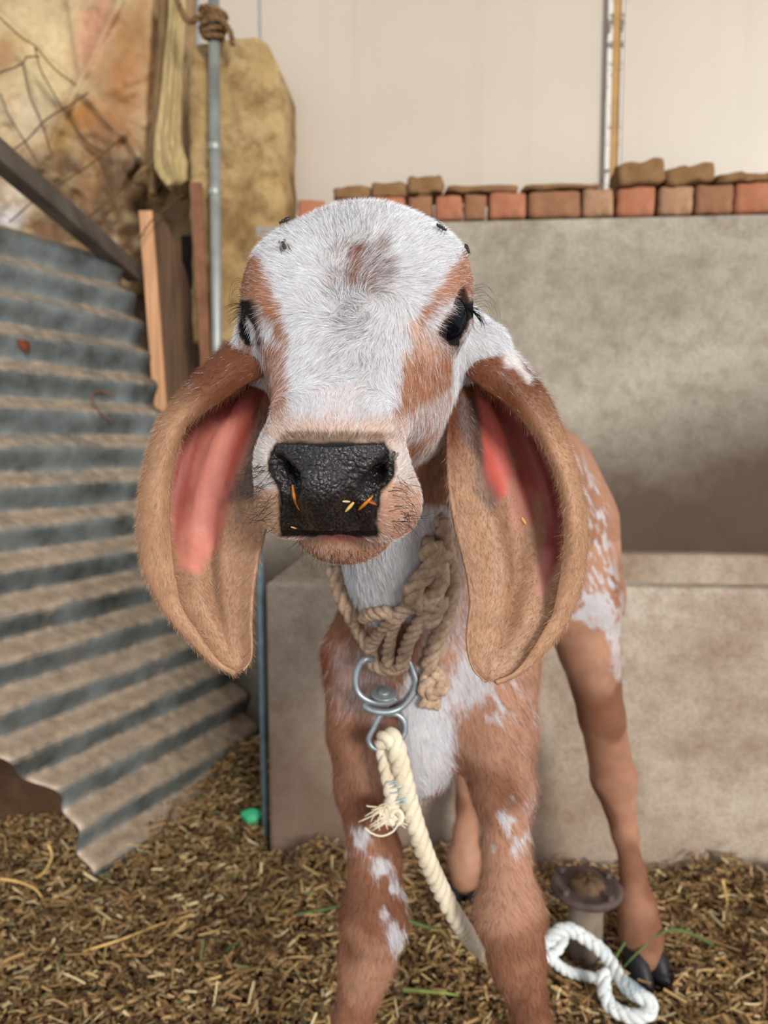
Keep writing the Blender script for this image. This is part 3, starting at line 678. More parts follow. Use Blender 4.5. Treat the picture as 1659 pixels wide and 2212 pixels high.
# chopped straw
def straw(n, seed, xr, yr, zoff, lrange, wr, pal):
    g = np.random.default_rng(seed); x = g.uniform(*xr, n); y = g.uniform(*yr, n); z = ground(x, y)+g.uniform(0, zoff, n)
    L = g.uniform(*lrange, n)*(.5+g.random(n)); wd = g.uniform(*wr, n); az = g.uniform(0, 2*np.pi, n); el = g.normal(0, .28, n); bend = g.normal(0, .25, n)
    rel = np.stack([x, y, 0*x], 1)-EO; out_ = ((rel@E2 > -.012) & (rel@E1 > u0-.01)) | (rel@E2 > .84) | ((np.abs(x-SBASE[0]) < .02) & (np.abs(y-SBASE[1]) < .02)) | (np.hypot(x-HOOFXY[0], y-HOOFXY[1]+.012) < .036) | (np.hypot(x-HOOFB[0], y-HOOFB[1]+.012) < .036); x, y, z, L, wd, az, el, bend = [v[~out_] for v in (x, y, z, L, wd, az, el, bend)]; n = len(x); lump_ = vnoise(np.stack([x*9, y*9, 0*x], 1), 3); z = z+np.maximum(lump_-.5, 0)*.09
    ax = np.stack([np.cos(az)*np.cos(el), np.sin(az)*np.cos(el), np.sin(el)], 1); sd = np.stack([-np.sin(az), np.cos(az), 0*az], 1); rl = g.uniform(-1, 1, n); up = np.cross(ax, sd); s2 = sd*np.cos(rl)[:, None]+up*np.sin(rl)[:, None]; u2 = np.cross(ax, s2)
    c = np.stack([x, y, z+.004], 1); V = []
    for t, b in ((-.5, 0), (0, 1), (.5, 0)):
        m_ = c+ax*(t*L)[:, None]+u2*(b*bend*L*.3)[:, None]
        for a in (np.pi/2, np.pi*7/6, np.pi*11/6): V.append(m_+s2*(np.cos(a)*wd)[:, None]+u2*(np.sin(a)*wd*.5)[:, None])
    V = np.stack(V, 1).reshape(-1, 3); base = np.arange(n)[:, None]*9
    q = np.array([[r*3+j, r*3+(j+1) % 3, r*3+3+(j+1) % 3, r*3+3+j] for r in (0, 1) for j in range(3)])
    Fq = (base[:, :, None]+q[None]).reshape(-1, 4)
    pal = np.array([lin(p) for p in pal]); ci = g.choice(len(pal), n, p=np.array([.20, .22, .15, .18, .09, .13, .03])); col = pal[ci]*g.uniform(.7, 1.2, n)[:, None]
    return V, Fq, np.repeat(col, 9, 0)
PAL = [(156, 122, 78), (176, 140, 92), (120, 90, 58), (200, 168, 114), (92, 68, 46), (226, 204, 158), (112, 120, 78)]
PALD = [(146, 114, 76), (170, 136, 92), (118, 90, 60), (190, 156, 108), (84, 62, 44), (210, 182, 134), (112, 110, 74)]; HOOFB = W(1003, 1925, 1.185); HOOFXY = W(1388, 2085, 1.045); SBASE = W(1262, 2100, 1.07)
Vs, Fs, Cs, off = [], [], [], 0
for args in ((60000, 3, (-.75, .80), (.82, 1.63), .026, (.005, .014), (.0012, .0030), PALD), (16000, 4, (-.75, .80), (.82, 1.63), .034, (.010, .024), (.0012, .0026), PAL), (2600, 5, (-.9, 1.0), (.70, 1.62), .040, (.018, .045), (.0010, .0022), PAL)):
    V, Fq, Cc = straw(*args); Vs.append(V); Fs.append(Fq+off); Cs.append(Cc); off += len(V)
o = mesh_obj('straw_litter', np.vstack(Vs), np.vstack(Fs), None, smooth=False, loc=(0, 1.2, 0)); tag(o, 'chopped golden brown straw litter covering the shed floor', 'straw', kind='stuff')
cc = np.vstack(Cs); at = o.data.color_attributes.new('Col', 'FLOAT_COLOR', 'POINT'); at.data.foreach_set('color', np.c_[cc, np.ones(len(cc))].astype(np.float32).ravel())
k = NT('straw', .7, .3); va = k.n('VertexColor', layer_name='Col'); k.base(va.outputs[0]); o.data.materials.append(k.m); M_straw = flat('single_straw', (206, 172, 104), .6, .3, 0, .15, 60); M_grass = flat('green_stalk', (84, 104, 58), .6, .3, 0, .25, 40)
def stalk(name, pts, d, r, m, lab, cat, grp):
    P = catmull([W(x, y, dd) for (x, y), dd in zip(pts, d)], 24); V, Fc = tube(P, r*np.linspace(1, .45, 24), 6); tag(mesh_obj(name, V, Fc, m, loc=P[0]), lab, cat, grp)
GS = 'stalks lying in the straw'
stalk('grass_stalk', [(1540, 2040), (1470, 2010), (1420, 2020), (1360, 2075), (1330, 2110)], [1.06, 1.05, 1.03, 1.02, 1.02], .0025, M_grass, 'green stalk bent across the dark hind hoof', 'stalk', GS)
stalk('grass_stalk', [(1350, 2035), (1330, 2070), (1325, 2105), (1345, 2140)], [.99]*4, .0018, M_grass, 'short green blade over the white rope', 'stalk', GS)
stalk('grass_stalk', [(870, 1985), (930, 2005), (985, 2020), (1010, 2015)], [1.08]*4, .0032, M_grass, 'dark green stalk between the front legs', 'stalk', GS)
stalk('grass_stalk', [(640, 1975), (700, 1965), (760, 1950), (790, 1945)], [1.12]*4, .0022, M_grass, 'pale green stalk left of the front leg', 'stalk', GS)
stalk('grass_stalk', [(440, 2100), (470, 2070), (500, 2045), (515, 2035)], [1.04]*4, .0036, M_grass, 'short dark green leaf on the straw at lower left', 'stalk', GS)
stalk('grass_stalk', [(870, 2138), (920, 2142), (960, 2145), (990, 2150)], [.98]*4, .0030, flat('fresh_stalk', (140, 158, 84), .6), 'thick pale green stalk between the front legs', 'stalk', GS)
stalk('straw_stalk', [(1560, 1900), (1566, 1925), (1572, 1955)], [1.14]*3, .0030, M_straw, 'upright yellow straw against the trough at the right', 'stalk', GS)
stalk('straw_stalk', [(262, 2138), (290, 2140), (322, 2142)], [1.0]*3, .0028, M_straw, 'thick short yellow straw at the bottom left', 'stalk', GS)
stalk('straw_stalk', [(0, 1898), (40, 1905), (75, 1920), (95, 1945)], [1.2]*4, .0026, M_straw, 'curved pale straw by the tin sheet corner', 'stalk', GS)
stalk('straw_stalk', [(180, 2055), (260, 2030), (350, 1995), (420, 1975)], [1.05, 1.06, 1.1, 1.12], .0020, M_straw, 'long thin straw lying across the lower left floor', 'stalk', GS)
stalk('straw_stalk', [(105, 1825), (112, 1850), (98, 1880), (82, 1895)], [1.22]*4, .0026, M_straw, 'pale bent straw standing under the tin sheet edge', 'stalk', GS)
# ---------------------------------------------------------------- the calf
CV, CQ = sparse_mesh(calf_sdf, (-.16, .34, .0), (.46, 1.34, 1.02), .0030)
CV = refine(calf_sdf, CV, 2)
def in_head(V): return head(V)-body(V)
# finer facets over the face
def subdivide(V, Q, sel):
    """split the selected quads in four"""
    ed = {}; q = Q[sel]; E_ = np.stack([q, np.roll(q, -1, 1)], -1); E_.sort(axis=-1)
    fl = E_.reshape(-1, 2); ky = fl[:, 0].astype(np.int64)*(len(V)+1)+fl[:, 1]; u, ix, inv = np.unique(ky, return_index=True, return_inverse=True)
    Mv = V[fl[ix]].mean(1); base = len(V); mid = (inv.reshape(-1, 4))+base
    Cn = V[q].mean(1); cid = np.arange(len(q))+base+len(Mv)
    nq = np.concatenate([np.stack([q[:, i], mid[:, i], cid, mid[:, (i-1) % 4]], 1) for i in range(4)])
    return np.vstack([V, Mv, Cn]), np.vstack([Q[~sel], nq]), base
hd = in_head(CV); px, py, dd = proj(CV)
fc = CV[CQ].mean(1); sel = (in_head(fc) < -.012) & (hloc(fc)[:, 1] < .19)
CV, CQ, nb = subdivide(CV, CQ, sel)
CV[nb:] = refine(calf_sdf, CV[nb:], 2)
NRM = grad(calf_sdf, CV)
hd = in_head(CV); px, py, dd = proj(CV); HL = hloc(CV)
front = (NRM*((CAM-CV)/np.linalg.norm(CAM-CV, axis=1)[:, None])).sum(1)

nz = (vnoise(CV*110, 3)-.5)*2; nz2 = (vnoise(CV*260+5, 2)-.5)*2; nzb = (vnoise(CV*28+3, 3)-.5)*2
ink = np.array
coat = np.tile(lin((150, 104, 80)), (len(CV), 1)); wht = np.zeros(len(CV))
def put(m, c=None, w=None):
    global coat, wht
    m = np.clip(m, 0, 1)
    if c is not None: coat = coat*(1-m[:, None])+lin(c)*m[:, None]
    if w is not None: wht = wht*(1-m)+w*m
strk = (vnoise(np.stack([CV[:, 0]*230+CV[:, 2]*60, CV[:, 1]*230, CV[:, 2]*75-CV[:, 0]*30], 1), 3)-.5)*2
def region(poly, soft=8, n=6): return sstep(polydist(px, py, poly)+nz*n+nz2*n*.6+strk*n*1.6*(CV[:, 1] > .56), -soft, soft)
def blob2(cx, cy, rx, ry, n=.25): return sstep(1-np.hypot((px-cx)/rx, (py-cy)/ry)+nz*n, -.25, .35)
H = sstep(-hd, -.012, .006)                    # head mask
# neck, body and legs
put(sstep(CV[:, 1], .95, 1.05), (176, 130, 104))
flk = sstep(vnoise(np.stack([CV[:, 0]*170+CV[:, 2]*95, CV[:, 1]*120, CV[:, 2]*60-CV[:, 0]*40], 1), 3), .46, .60)
put(region([(1215, 960), (1250, 985), (1310, 1080), (1320, 1200), (1345, 1300), (1345, 1370), (1280, 1310), (1230, 1240), (1200, 1050)], 20)*flk*(CV[:, 1] > .95), None, .92)
put(region([(1262, 1275), (1310, 1290), (1330, 1330), (1330, 1395), (1290, 1350), (1240, 1330)], 8, 14)*(CV[:, 1] > .9), None, .9)
put(region([(1318, 1340), (1340, 1340), (1345, 1460), (1328, 1470)], 8, 8)*(CV[:, 1] > .9)*.8, None, .85)
put(region([(640, 1100), (1000, 1100), (930, 1230), (900, 1345), (800, 1345), (745, 1260)], 14, 8)*(1-H), (236, 226, 212), .95)
put(region([(870, 1480), (900, 1440), (960, 1440), (985, 1560), (985, 1640), (975, 1700), (900, 1730), (850, 1700)], 12, 10), None, .96)
put(region([(980, 1380), (1060, 1430), (1050, 1500), (1010, 1540), (965, 1520)], 16, 14), None, .92)
put(region([(1010, 1440), (1150, 1430), (1160, 1560), (1040, 1560)], 20, 10)*flk, None, .85)
put(region([(700, 1400), (850, 1400), (830, 1560), (740, 1540)], 30, 12)*.55, (176, 140, 122), .42)
put(region([(660, 1240), (725, 1240), (715, 1480), (670, 1480)], 14, 6), (138, 78, 50), .02)
put(region([(905, 1150), (1030, 1150), (1010, 1400), (910, 1420)], 20, 8)*(1-H), (186, 140, 110), .35)
fl2 = sstep(vnoise(CV*np.array([85, 60, 55])+4, 3), .47, .57)
put(region([(800, 1850), (840, 1850), (880, 1960), (880, 2060), (850, 2060), (815, 1950)], 10, 8)*sstep(fl2, .1, .6), None, .9)
put(region([(745, 1790), (795, 1790), (800, 1850), (750, 1840)], 8, 8)*fl2, None, .9)
put(region([(1130, 1690), (1160, 1690), (1150, 1780), (1120, 1850), (1050, 1840), (1055, 1800)], 8, 8)*fl2, None, .9)
put(sstep(-np.abs(px-1105), -16, 0)*(py > 1860)*(py < 2120)*.25*(CV[:, 1] < .8), (150, 98, 66))
put(sstep(-CV[:, 2], -.10, -.03)*.5, (150, 112, 84))
put(region([(735, 1590), (790, 1570), (815, 1650), (810, 1780), (770, 1800), (745, 1720)], 26, 10)*.85, (104, 64, 46)); put(region([(1115, 1440), (1175, 1480), (1175, 1640), (1160, 1780), (1125, 1790), (1110, 1600)], 26, 10)*.85*(CV[:, 1] < .8), (112, 64, 42), .02)  # left forearm: groove shading painted into the coat; right: darker brown outer side
put(sstep(vnoise(CV*13+2, 3), .50, .64)*.75*(CV[:, 2] < .62), (120, 78, 56)); put(sstep(vnoise(CV*11+20, 3), .52, .66)*.6*(CV[:, 2] < .62), (196, 150, 124))
# face: white blaze mixed with brown hairs
put(H, (168, 116, 86), .94)
put(H*region([(700, 430), (840, 430), (830, 560), (850, 700), (800, 900), (690, 900), (715, 700), (710, 560)], 40, 16), (118, 92, 76), .80)
put(H*blob2(778, 592, 64, 90, .9), (118, 86, 70), .56); put(H*blob2(764, 580, 22, 50, 1.3), (120, 66, 42), .22); put(H*blob2(790, 600, 26, 40, 1.3), (112, 70, 52), .36); put(H*blob2(818, 562, 26, 34, 1.2), (110, 76, 60), .45); put(H*blob2(760, 680, 46, 60, .7), (92, 74, 64), .62)
put(H*blob2(725, 870, 50, 50, .7), (206, 156, 136), .86)
put(H*region([(600, 420), (700, 420), (690, 470), (600, 500)], 30)*.2, (236, 214, 180), .8)
BR = [region([(553, 548), (575, 590), (590, 640), (613, 690), (622, 745), (606, 730), (575, 690), (552, 655), (515, 650), (515, 590), (535, 560)], 11, 13),
      region([(985, 560), (1000, 545), (1040, 580), (1040, 650), (1000, 645), (960, 655), (925, 695), (905, 725), (892, 712), (905, 672), (940, 625)], 13, 15),
      region([(520, 740), (564, 729), (616, 752), (625, 822), (621, 877), (608, 916), (580, 916), (540, 800)], 10, 12),
      region([(903, 728), (945, 738), (990, 770), (990, 830), (930, 885), (892, 902), (862, 925), (853, 877), (857, 822), (872, 771)], 13, 15)]
put(H*BR[0], (168, 112, 78), .08); put(H*BR[1], (174, 116, 80), .15); put(H*BR[2], (180, 126, 96), .22); put(H*BR[3], (180, 122, 84), .12)
put(H*region([(880, 690), (955, 725), (985, 765), (930, 790), (890, 745)], 14, 6)*.8, (214, 162, 132), .30)
put(H*region([(870, 890), (1000, 820), (990, 920), (950, 1010), (905, 1080), (880, 950)], 14, 10), (196, 142, 112), .55)
put(H*region([(985, 750), (1060, 690), (1060, 800), (990, 900), (975, 820)], 8, 5), (206, 180, 160), .9)
put(H*region([(545, 735), (562, 735), (566, 800), (580, 860), (570, 870), (545, 800)], 5, 4), (214, 190, 172), .85)
# muzzle, chin, lips
mz = H*sstep(.052-HL[:, 1], -.012, .010)
put(mz*sstep(py, 880, 925), (204, 156, 122), .45)
put(mz*region([(530, 940), (600, 940), (606, 1060), (600, 1060), (530, 1060)], 12, 8), (222, 190, 156), .72)
put(mz*region([(530, 1060), (610, 1060), (610, 1165), (530, 1165)], 14, 6), (196, 146, 102), .18)
put(mz*region([(815, 1040), (910, 1010), (910, 1165), (805, 1165)], 14, 6), (198, 142, 106), .20)
put(mz*region([(845, 950), (900, 970), (905, 1060), (850, 1040)], 12, 8), (214, 176, 142), .6)
put(H*(HL[:, 2] < -.044)*sstep(.09-HL[:, 1], -.01, .01), (178, 124, 86), .16)
put(H*region([(690, 1140), (800, 1140), (790, 1166), (745, 1170), (700, 1166)], 5, 3)*(HL[:, 2] < -.040), (196, 116, 100), .03)
put(H*blob2(715, 944, 130, 16, .4)*sstep(.05-HL[:, 1], 0, .01), (116, 86, 58), .12)
PAD = [(955, 598, 830), (970, 587, 838), (985, 580, 848), (1000, 577, 855), (1015, 579, 856), (1030, 585, 850), (1045, 596, 838), (1060, 603, 824), (1090, 605, 820), (1110, 604, 815), (1130, 604, 812), (1149, 607, 818)]
padpoly = [(a, y) for y, a, b in PAD]+[(b, y) for y, a, b in PAD[::-1]]
pad = H*sstep(polydist(px, py, padpoly)+nz*2, -6, 2)*(HL[:, 1] < .05)*(HL[:, 2] > -.056)
put(pad, (30, 26, 25), 0)
put(mz*region([(606, 1144), (818, 1144), (816, 1159), (608, 1159)], 3, 1)*(HL[:, 2] > -.054)*(HL[:, 1] < .05), (34, 26, 24), 0)
EYEP = [[(1026, 652), (1008, 653), (988, 662), (970, 684), (954, 704), (949, 719), (958, 730), (974, 746), (990, 748), (998, 722), (1010, 694), (1030, 676)],
        [(520, 655), (534, 650), (548, 652), (561, 671), (572, 698), (576, 722), (570, 736), (558, 744), (556, 722), (549, 702), (540, 690), (525, 674)]]
eye = H*np.maximum(sstep(polydist(px, py, EYEP[0]), -5, 0)*(front > -.5), sstep(polydist(px, py, EYEP[1]), -4, 0)*(front > -.5))
EM = HL.copy(); EM[:, 0] = np.abs(EM[:, 0]); EC = np.array(EYES[1]); near = sstep(-np.linalg.norm(EM-EC, axis=1), -.030, -.024)
eye = eye*near; eye = np.maximum(eye, H*sstep(-ell(EM, EC+EYEF[:, 0]*EYE_R*.95, (.011, .0168, .0094), EYEF), -.0014, .0004)*near)
for e_ in EYES: eye = np.maximum(eye, H*sstep(-np.linalg.norm(HL-np.array(e_), axis=1), -EYE_R-.0016, -EYE_R+.0002))
put(H*np.maximum(sstep(polydist(px, py, EYEP[0]), -13, -4), sstep(polydist(px, py, EYEP[1]), -7, -3))*.6*sstep(-np.linalg.norm(np.abs(HL*[1, 0, 0])+HL*[0, 1, 1]-np.array(EYES[1]), axis=1), -.034, -.026), (92, 56, 40), .05)
put(eye, (16, 13, 12), 0)

LABROOT = 'brown and white spotted calf with long drooping ears standing roped in the straw'
calf = empty('calf', (.13, .93, 0), LABROOT, 'calf')
def hair_mat(name, tip=1.0, rough=.55):
    k = NT(name, rough, .25); hi = k.n('HairInfo'); a = k.n('VertexColor', layer_name='Col'); b = k.n('VertexColor', layer_name='Wht')
    sx = k.n('SeparateColor'); k.l(b.outputs[0], sx.inputs[0])
    isw = k.math('LESS_THAN', hi.outputs['Random'], sx.outputs[0])
    wn = k.n('TexWhiteNoise', noise_dimensions='1D'); k.l(hi.outputs['Random'], wn.inputs['W'])
    bright = k.math('ADD', k.math('MULTIPLY', wn.outputs['Value'], .60), .58); bright = k.math('MULTIPLY', bright, k.math('ADD', k.math('MULTIPLY', hi.outputs['Intercept'], .5), .85))
    br = k.n('CombineXYZ'); [k.l(bright, br.inputs[i]) for i in range(3)]
    col = k.mix(isw, a.outputs[0], (240, 243, 248)); col = k.mix(1.0, col, br.outputs[0], 'MULTIPLY')
    k.base(col); return k.m
def skin_mat(name, dark=.75, fur=True):
    k = NT(name, .75, .2); a = k.n('VertexColor', layer_name='Col'); b = k.n('VertexColor', layer_name='Wht'); sx = k.n('SeparateColor'); k.l(b.outputs[0], sx.inputs[0])
    n = k.noise(420, 3, .6); n2 = k.noise(60, 4, .6)
    col = k.mix(sx.outputs[0], a.outputs[0], (196, 194, 197))
    col = k.mix(k.ramp(n2, [(.35, 0.0), (.75, .22)]), col, (120, 84, 66), 'MULTIPLY')
    k.base(col); k.bump(n, .25, .0015); return k.m
M_skin = skin_mat('calf_coat'); M_hair = hair_mat('calf_hair')
def vcol(me, name, per_vertex):
    at = me.color_attributes.new(name, 'BYTE_COLOR', 'CORNER'); li = np.empty(len(me.loops), np.int32); me.loops.foreach_get('vertex_index', li)
    c = np.c_[per_vertex, np.ones(len(per_vertex))] if per_vertex.ndim == 2 else np.c_[per_vertex, per_vertex, per_vertex, np.ones(len(per_vertex))]
    at.data.foreach_set('color', c[li].astype(np.float32).ravel())
def vgroup(o, name, wgt):
    vg = o.vertex_groups.new(name=name); q = np.round(np.clip(wgt, 0, 1)*10).astype(int)
    for v in range(1, 11):
        ix = np.where(q == v)[0]
        if len(ix): vg.add(ix.tolist(), v/10, 'REPLACE')
def flow_uv(o, V, flow):
    """UV map whose v axis runs along the lie of the coat"""
    me = o.data; npoly = len(me.polygons); li = np.empty(len(me.loops), np.int32); me.loops.foreach_get('vertex_index', li)
    ls = np.empty(npoly, np.int32); me.polygons.foreach_get('loop_start', ls); lt = np.empty(npoly, np.int32); me.polygons.foreach_get('loop_total', lt)
    fn = np.empty(npoly*3, np.float32); me.polygons.foreach_get('normal', fn); fn = fn.reshape(-1, 3)
    pf = np.repeat(np.arange(npoly), lt); fv = np.zeros((npoly, 3)); np.add.at(fv, pf, flow[li]); fv -= fn*(fv*fn).sum(1)[:, None]; fv /= np.linalg.norm(fv, axis=1)[:, None]+1e-9
    wv = np.cross(fv, fn); P = V[li]; uv = np.stack([(P*wv[pf]).sum(1), (P*fv[pf]).sum(1)], 1)*5
    l = me.uv_layers.new(name='lie'); l.data.foreach_set('uv', uv.astype(np.float32).ravel())
def fur(o, n, length, radius, dens, lengthg, mat_i, nor=.3, seed=1, rand=.25, steps=3, tan=1.0):
    md = o.modifiers.new('fur', 'PARTICLE_SYSTEM'); ps = o.particle_systems[-1]; st = ps.settings
    st.type = 'HAIR'; st.use_advanced_hair = True; st.count = n; st.emit_from = 'FACE'; st.distribution = 'RAND'; st.use_emit_random = True; st.use_even_distribution = True; st.use_modifier_stack = False
    st.hair_step = steps; st.display_step = 2; st.render_step = 2
    v = length/4
    st.normal_factor = v*nor; st.tangent_factor = v*tan; st.tangent_phase = 0.0 if TANSIGN > 0 else 1.0; st.factor_random = v*rand; st.brownian_factor = 0
    st.length_random = .35 if hasattr(st, 'length_random') else 0
    st.material = mat_i; st.root_radius = 1.0; st.tip_radius = .15; st.radius_scale = radius; st.use_close_tip = True
    ps.seed = seed
    if dens: ps.vertex_group_density = dens
    if lengthg: ps.vertex_group_length = lengthg
    return ps
TANSIGN = -1
body_o = mesh_obj('body', CV, CQ, [M_skin, M_hair], calf, loc=(.13, .93, 0))
vcol(body_o.data, 'Col', coat); vcol(body_o.data, 'Wht', wht)
# lie of the hair: away from the whorl between the eyes, down the face, outwards from the muzzle
fx, fy = (px-772)/160, (py-650)/160; dn = sstep(py, 640, 740); fx = fx*(1-.45*dn); fy = fy*(1-dn)+dn*(.7+.3*np.abs(fy))
wr = np.exp(-((px-772)**2+(py-650)**2)/95.0**2); fx, fy = fx*(1-.6*wr)-1.1*(py-650)/95*wr+1.2*wr*(vnoise(CV*75+9, 2)*2-1), fy*(1-.6*wr)+1.1*(px-772)/95*wr+1.2*wr*(vnoise(CV*75+31, 2)*2-1)
mzw = sstep(.040-HL[:, 1], -.022, .018); ox, oy = (px-715)/100, (py-1050)/100; L_ = np.hypot(ox, oy)+1e-6; fx = fx*(1-mzw)+mzw*ox/L_; fy = fy*(1-mzw)+mzw*oy/L_
wob = vnoise(CV*90, 2)*2-1; fx = fx+.55*wob; fy = fy+.45*(vnoise(CV*60+40, 2)*2-1)
flow = fx[:, None]*RT-fy[:, None]*UP
flow_uv(body_o, CV, flow)
bare = np.clip(pad+eye, 0, 1)
dens = H*(1-bare)*sstep(front, -.35, -.1)*(HL[:, 1] < .20); vgroup(body_o, 'fur_density', dens)
vgroup(body_o, 'fur_length', np.clip(.85-.45*mzw-.3*np.maximum(BR[0], BR[1]), .25, 1))
nf = (1-H)*sstep(front, -.4, 0)*(1-bare)*sstep(-CV[:, 1], -1.0, -.8); vgroup(body_o, 'body_fur', nf)
fur(body_o, 40000, .012, .00022, 'body_fur', None, 2, .25, 2)
fur(body_o, 75000, .0085, .00011, 'fur_density', 'fur_length', 2, .22, 1)

# ears: a hanging leaf with its outer rim rolled forward
def ear(name, rows, tipdir, sgn, pinks, greys, lab, seed):
    """rows: u, inner edge, outer silhouette, rim edge (pixels) with depth; swept and thickened"""
    U = 1-(1-np.linspace(0, 1, 110))**1.5; nv = 60
    ru = [r[0] for r in rows]; arr = np.array([[*r[1], *r[2], *r[3], r[4], r[5]] for r in rows], float)
    def cub(v):   # smooth interpolation along the ear
        out = np.interp(U, ru, v)
        for _ in range(5): out[1:-1] = out[1:-1]*.5+.25*(out[:-2]+out[2:])
        return out
    A = np.stack([cub(arr[:, i]) for i in range(8)], 1); V = []
    for i, u in enumerate(U):
        I, O, R, d, roll = A[i, 0:2], A[i, 2:4], A[i, 4:6], A[i, 6], A[i, 7]
        e = .032*roll
        # control points: inner edge, inner slope, bowl, back wall, silhouette, turn, rim edge
        c = [W(*I, d-.004), W(*(I*.78+O*.22), d+.004*roll+.002), W(*(I*.5+O*.5), d+e*.75), W(*(I*.2+O*.8), d+e*1.0), W(*(O*.96+I*.04), d+e*.45), W(*(O*1.0), d-.005*roll), W(*(O*.55+R*.45), d-.015*roll), W(*R, d-.011*roll)]
        V.append(catmull(c, nv))
    V = np.array(V); uu, vv = np.meshgrid(U, np.linspace(0, 1, nv), indexing='ij')
    ctr = V.mean(1, keepdims=True)
    Du = np.gradient(V, axis=0); Dv = np.gradient(V, axis=1); N = np.cross(Du, Dv); N /= np.linalg.norm(N, axis=2)[..., None]+1e-9
    toc = CAM-V[40, 20]
    if N[40, 20]@toc < 0: N = -N; fl = True
    else: fl = False
    # soft ridges of cartilage down the inside
    rid = np.zeros_like(uu)
    for v0, w_, h_, a, b in ((.16, .025, .0035, .1, .75), (.30, .02, .003, .12, .7), (.40, .018, .0025, .15, .6), (.24, .03, -.003, .1, .9)):
        rid += h_*np.exp(-((vv-v0-.10*(uu-.4))/w_)**2)*sstep(uu, a-.1, a+.1)*sstep(-uu, -b-.12, -b+.05)
    rid += -.0065*np.exp(-((vv-.36+.1*uu)/.04)**2)*sstep(uu, .6, .75)*sstep(-uu, -.95, -.85)
    V = V+N*rid[..., None]; V[1:-1] = V[1:-1]
    th = .0045*np.sin(np.pi*np.clip(vv*.9+.05, 0, 1))**.4*(1-.5*sstep(uu, .85, 1.0))
    Bk = V-N*th[..., None]
    nu = len(U); n = nu*nv; A_ = V.reshape(-1, 3); B_ = Bk.reshape(-1, 3); q = grid_faces(nu, nv)
    if not fl: qa, qb = q[:, ::1], q[:, ::-1]
    else: qa, qb = q[:, ::-1], q
    bd = [i*nv for i in range(nu)]+[(nu-1)*nv+j for j in range(1, nv)]+[i*nv+nv-1 for i in range(nu-2, -1, -1)]+[j for j in range(nv-2, 0, -1)]
    bd = np.array(bd); nx_ = np.roll(bd, -1); rim = np.stack([bd, nx_, nx_+n, bd+n], 1)
    if not fl: rim = rim[:, ::-1]
    Fq = np.vstack([qa, qb+n, rim]); P = np.vstack([A_, B_])
    o = mesh_obj(name, P, Fq, [M_skin if False else M_ear, M_hair], calf, loc=P[:nv].mean(0)); o['label'] = lab
    bm = bmesh.new(); bm.from_mesh(o.data); bmesh.ops.recalc_face_normals(bm, faces=bm.faces); bm.to_mesh(o.data); bm.free()
    # colours
    x, y, d = proj(P); m_ = (vnoise(P*120, 3)-.5)*2; inner = np.r_[(vv.ravel() < .70)*1.0, np.zeros(n)]
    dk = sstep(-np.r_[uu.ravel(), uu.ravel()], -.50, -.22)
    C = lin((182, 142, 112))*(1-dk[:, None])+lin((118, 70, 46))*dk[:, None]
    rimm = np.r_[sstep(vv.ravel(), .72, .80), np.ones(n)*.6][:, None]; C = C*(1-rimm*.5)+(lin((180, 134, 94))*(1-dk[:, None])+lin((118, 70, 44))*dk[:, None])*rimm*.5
    Wt = np.zeros(len(P))+.02; Ln = np.full(len(P), .8)
    for poly, c, soft, amt in pinks+greys:
        m = sstep(polydist(x, y, poly)+m_*7, -soft, soft)*inner*amt; C = C*(1-m[:, None])+lin(c)*m[:, None]
        if (poly, c, soft, amt) in pinks: Ln = Ln*(1-.95*m)
    m = sstep(polydist(x, y, WHT_EAR)+m_*12, -8, 8)*.85; C = C*(1-m[:, None])+lin((226, 220, 218))*m[:, None]; Wt = np.maximum(Wt, m)
    C *= (1+.14*(vnoise(P*40, 3)-.5))[:, None]
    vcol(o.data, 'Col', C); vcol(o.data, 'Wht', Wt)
    Tn = np.zeros((nu, nv, 3)); Tu = Du/(np.linalg.norm(Du, axis=2)[..., None]+1e-9); Tv = Dv/(np.linalg.norm(Dv, axis=2)[..., None]+1e-9)
    Tn = Tu*.8+Tv*np.where(vv > .72, 1.2, np.where(vv > .55, .2, -.1))[..., None]
    fl3 = np.vstack([Tn.reshape(-1, 3), (Tu*.9).reshape(-1, 3)])+.3*(np.stack([vnoise(P*70+i*9, 2) for i in range(3)], 1)-.5)
    flow_uv(o, P, fl3)
    edge = np.r_[sstep(np.maximum(vv.ravel()-.78, .06-vv.ravel()), 0, .06), np.zeros(n)]
    vgroup(o, 'fur_length', np.clip(Ln*(.5+.5*edge), .06, 1)); vgroup(o, 'fur_density', np.r_[np.clip(Ln[:n]+.02, 0, 1), np.where(np.minimum(np.abs(vv.ravel()-.62), 1-vv.ravel()) < .2, .6, .2)])
    fur(o, 34000, .010, .00012, 'fur_density', 'fur_length', 2, .75, seed, .4)
    return o
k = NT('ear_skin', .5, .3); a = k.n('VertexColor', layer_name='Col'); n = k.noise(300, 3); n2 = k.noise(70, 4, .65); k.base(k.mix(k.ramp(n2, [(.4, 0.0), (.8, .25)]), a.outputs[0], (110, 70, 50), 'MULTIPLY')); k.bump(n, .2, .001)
k.b.inputs['Subsurface Weight'].default_value = .12; k.b.inputs['Subsurface Radius'].default_value = (.006, .002, .0015); k.b.inputs['Subsurface Scale'].default_value = 1.0; M_ear = k.m
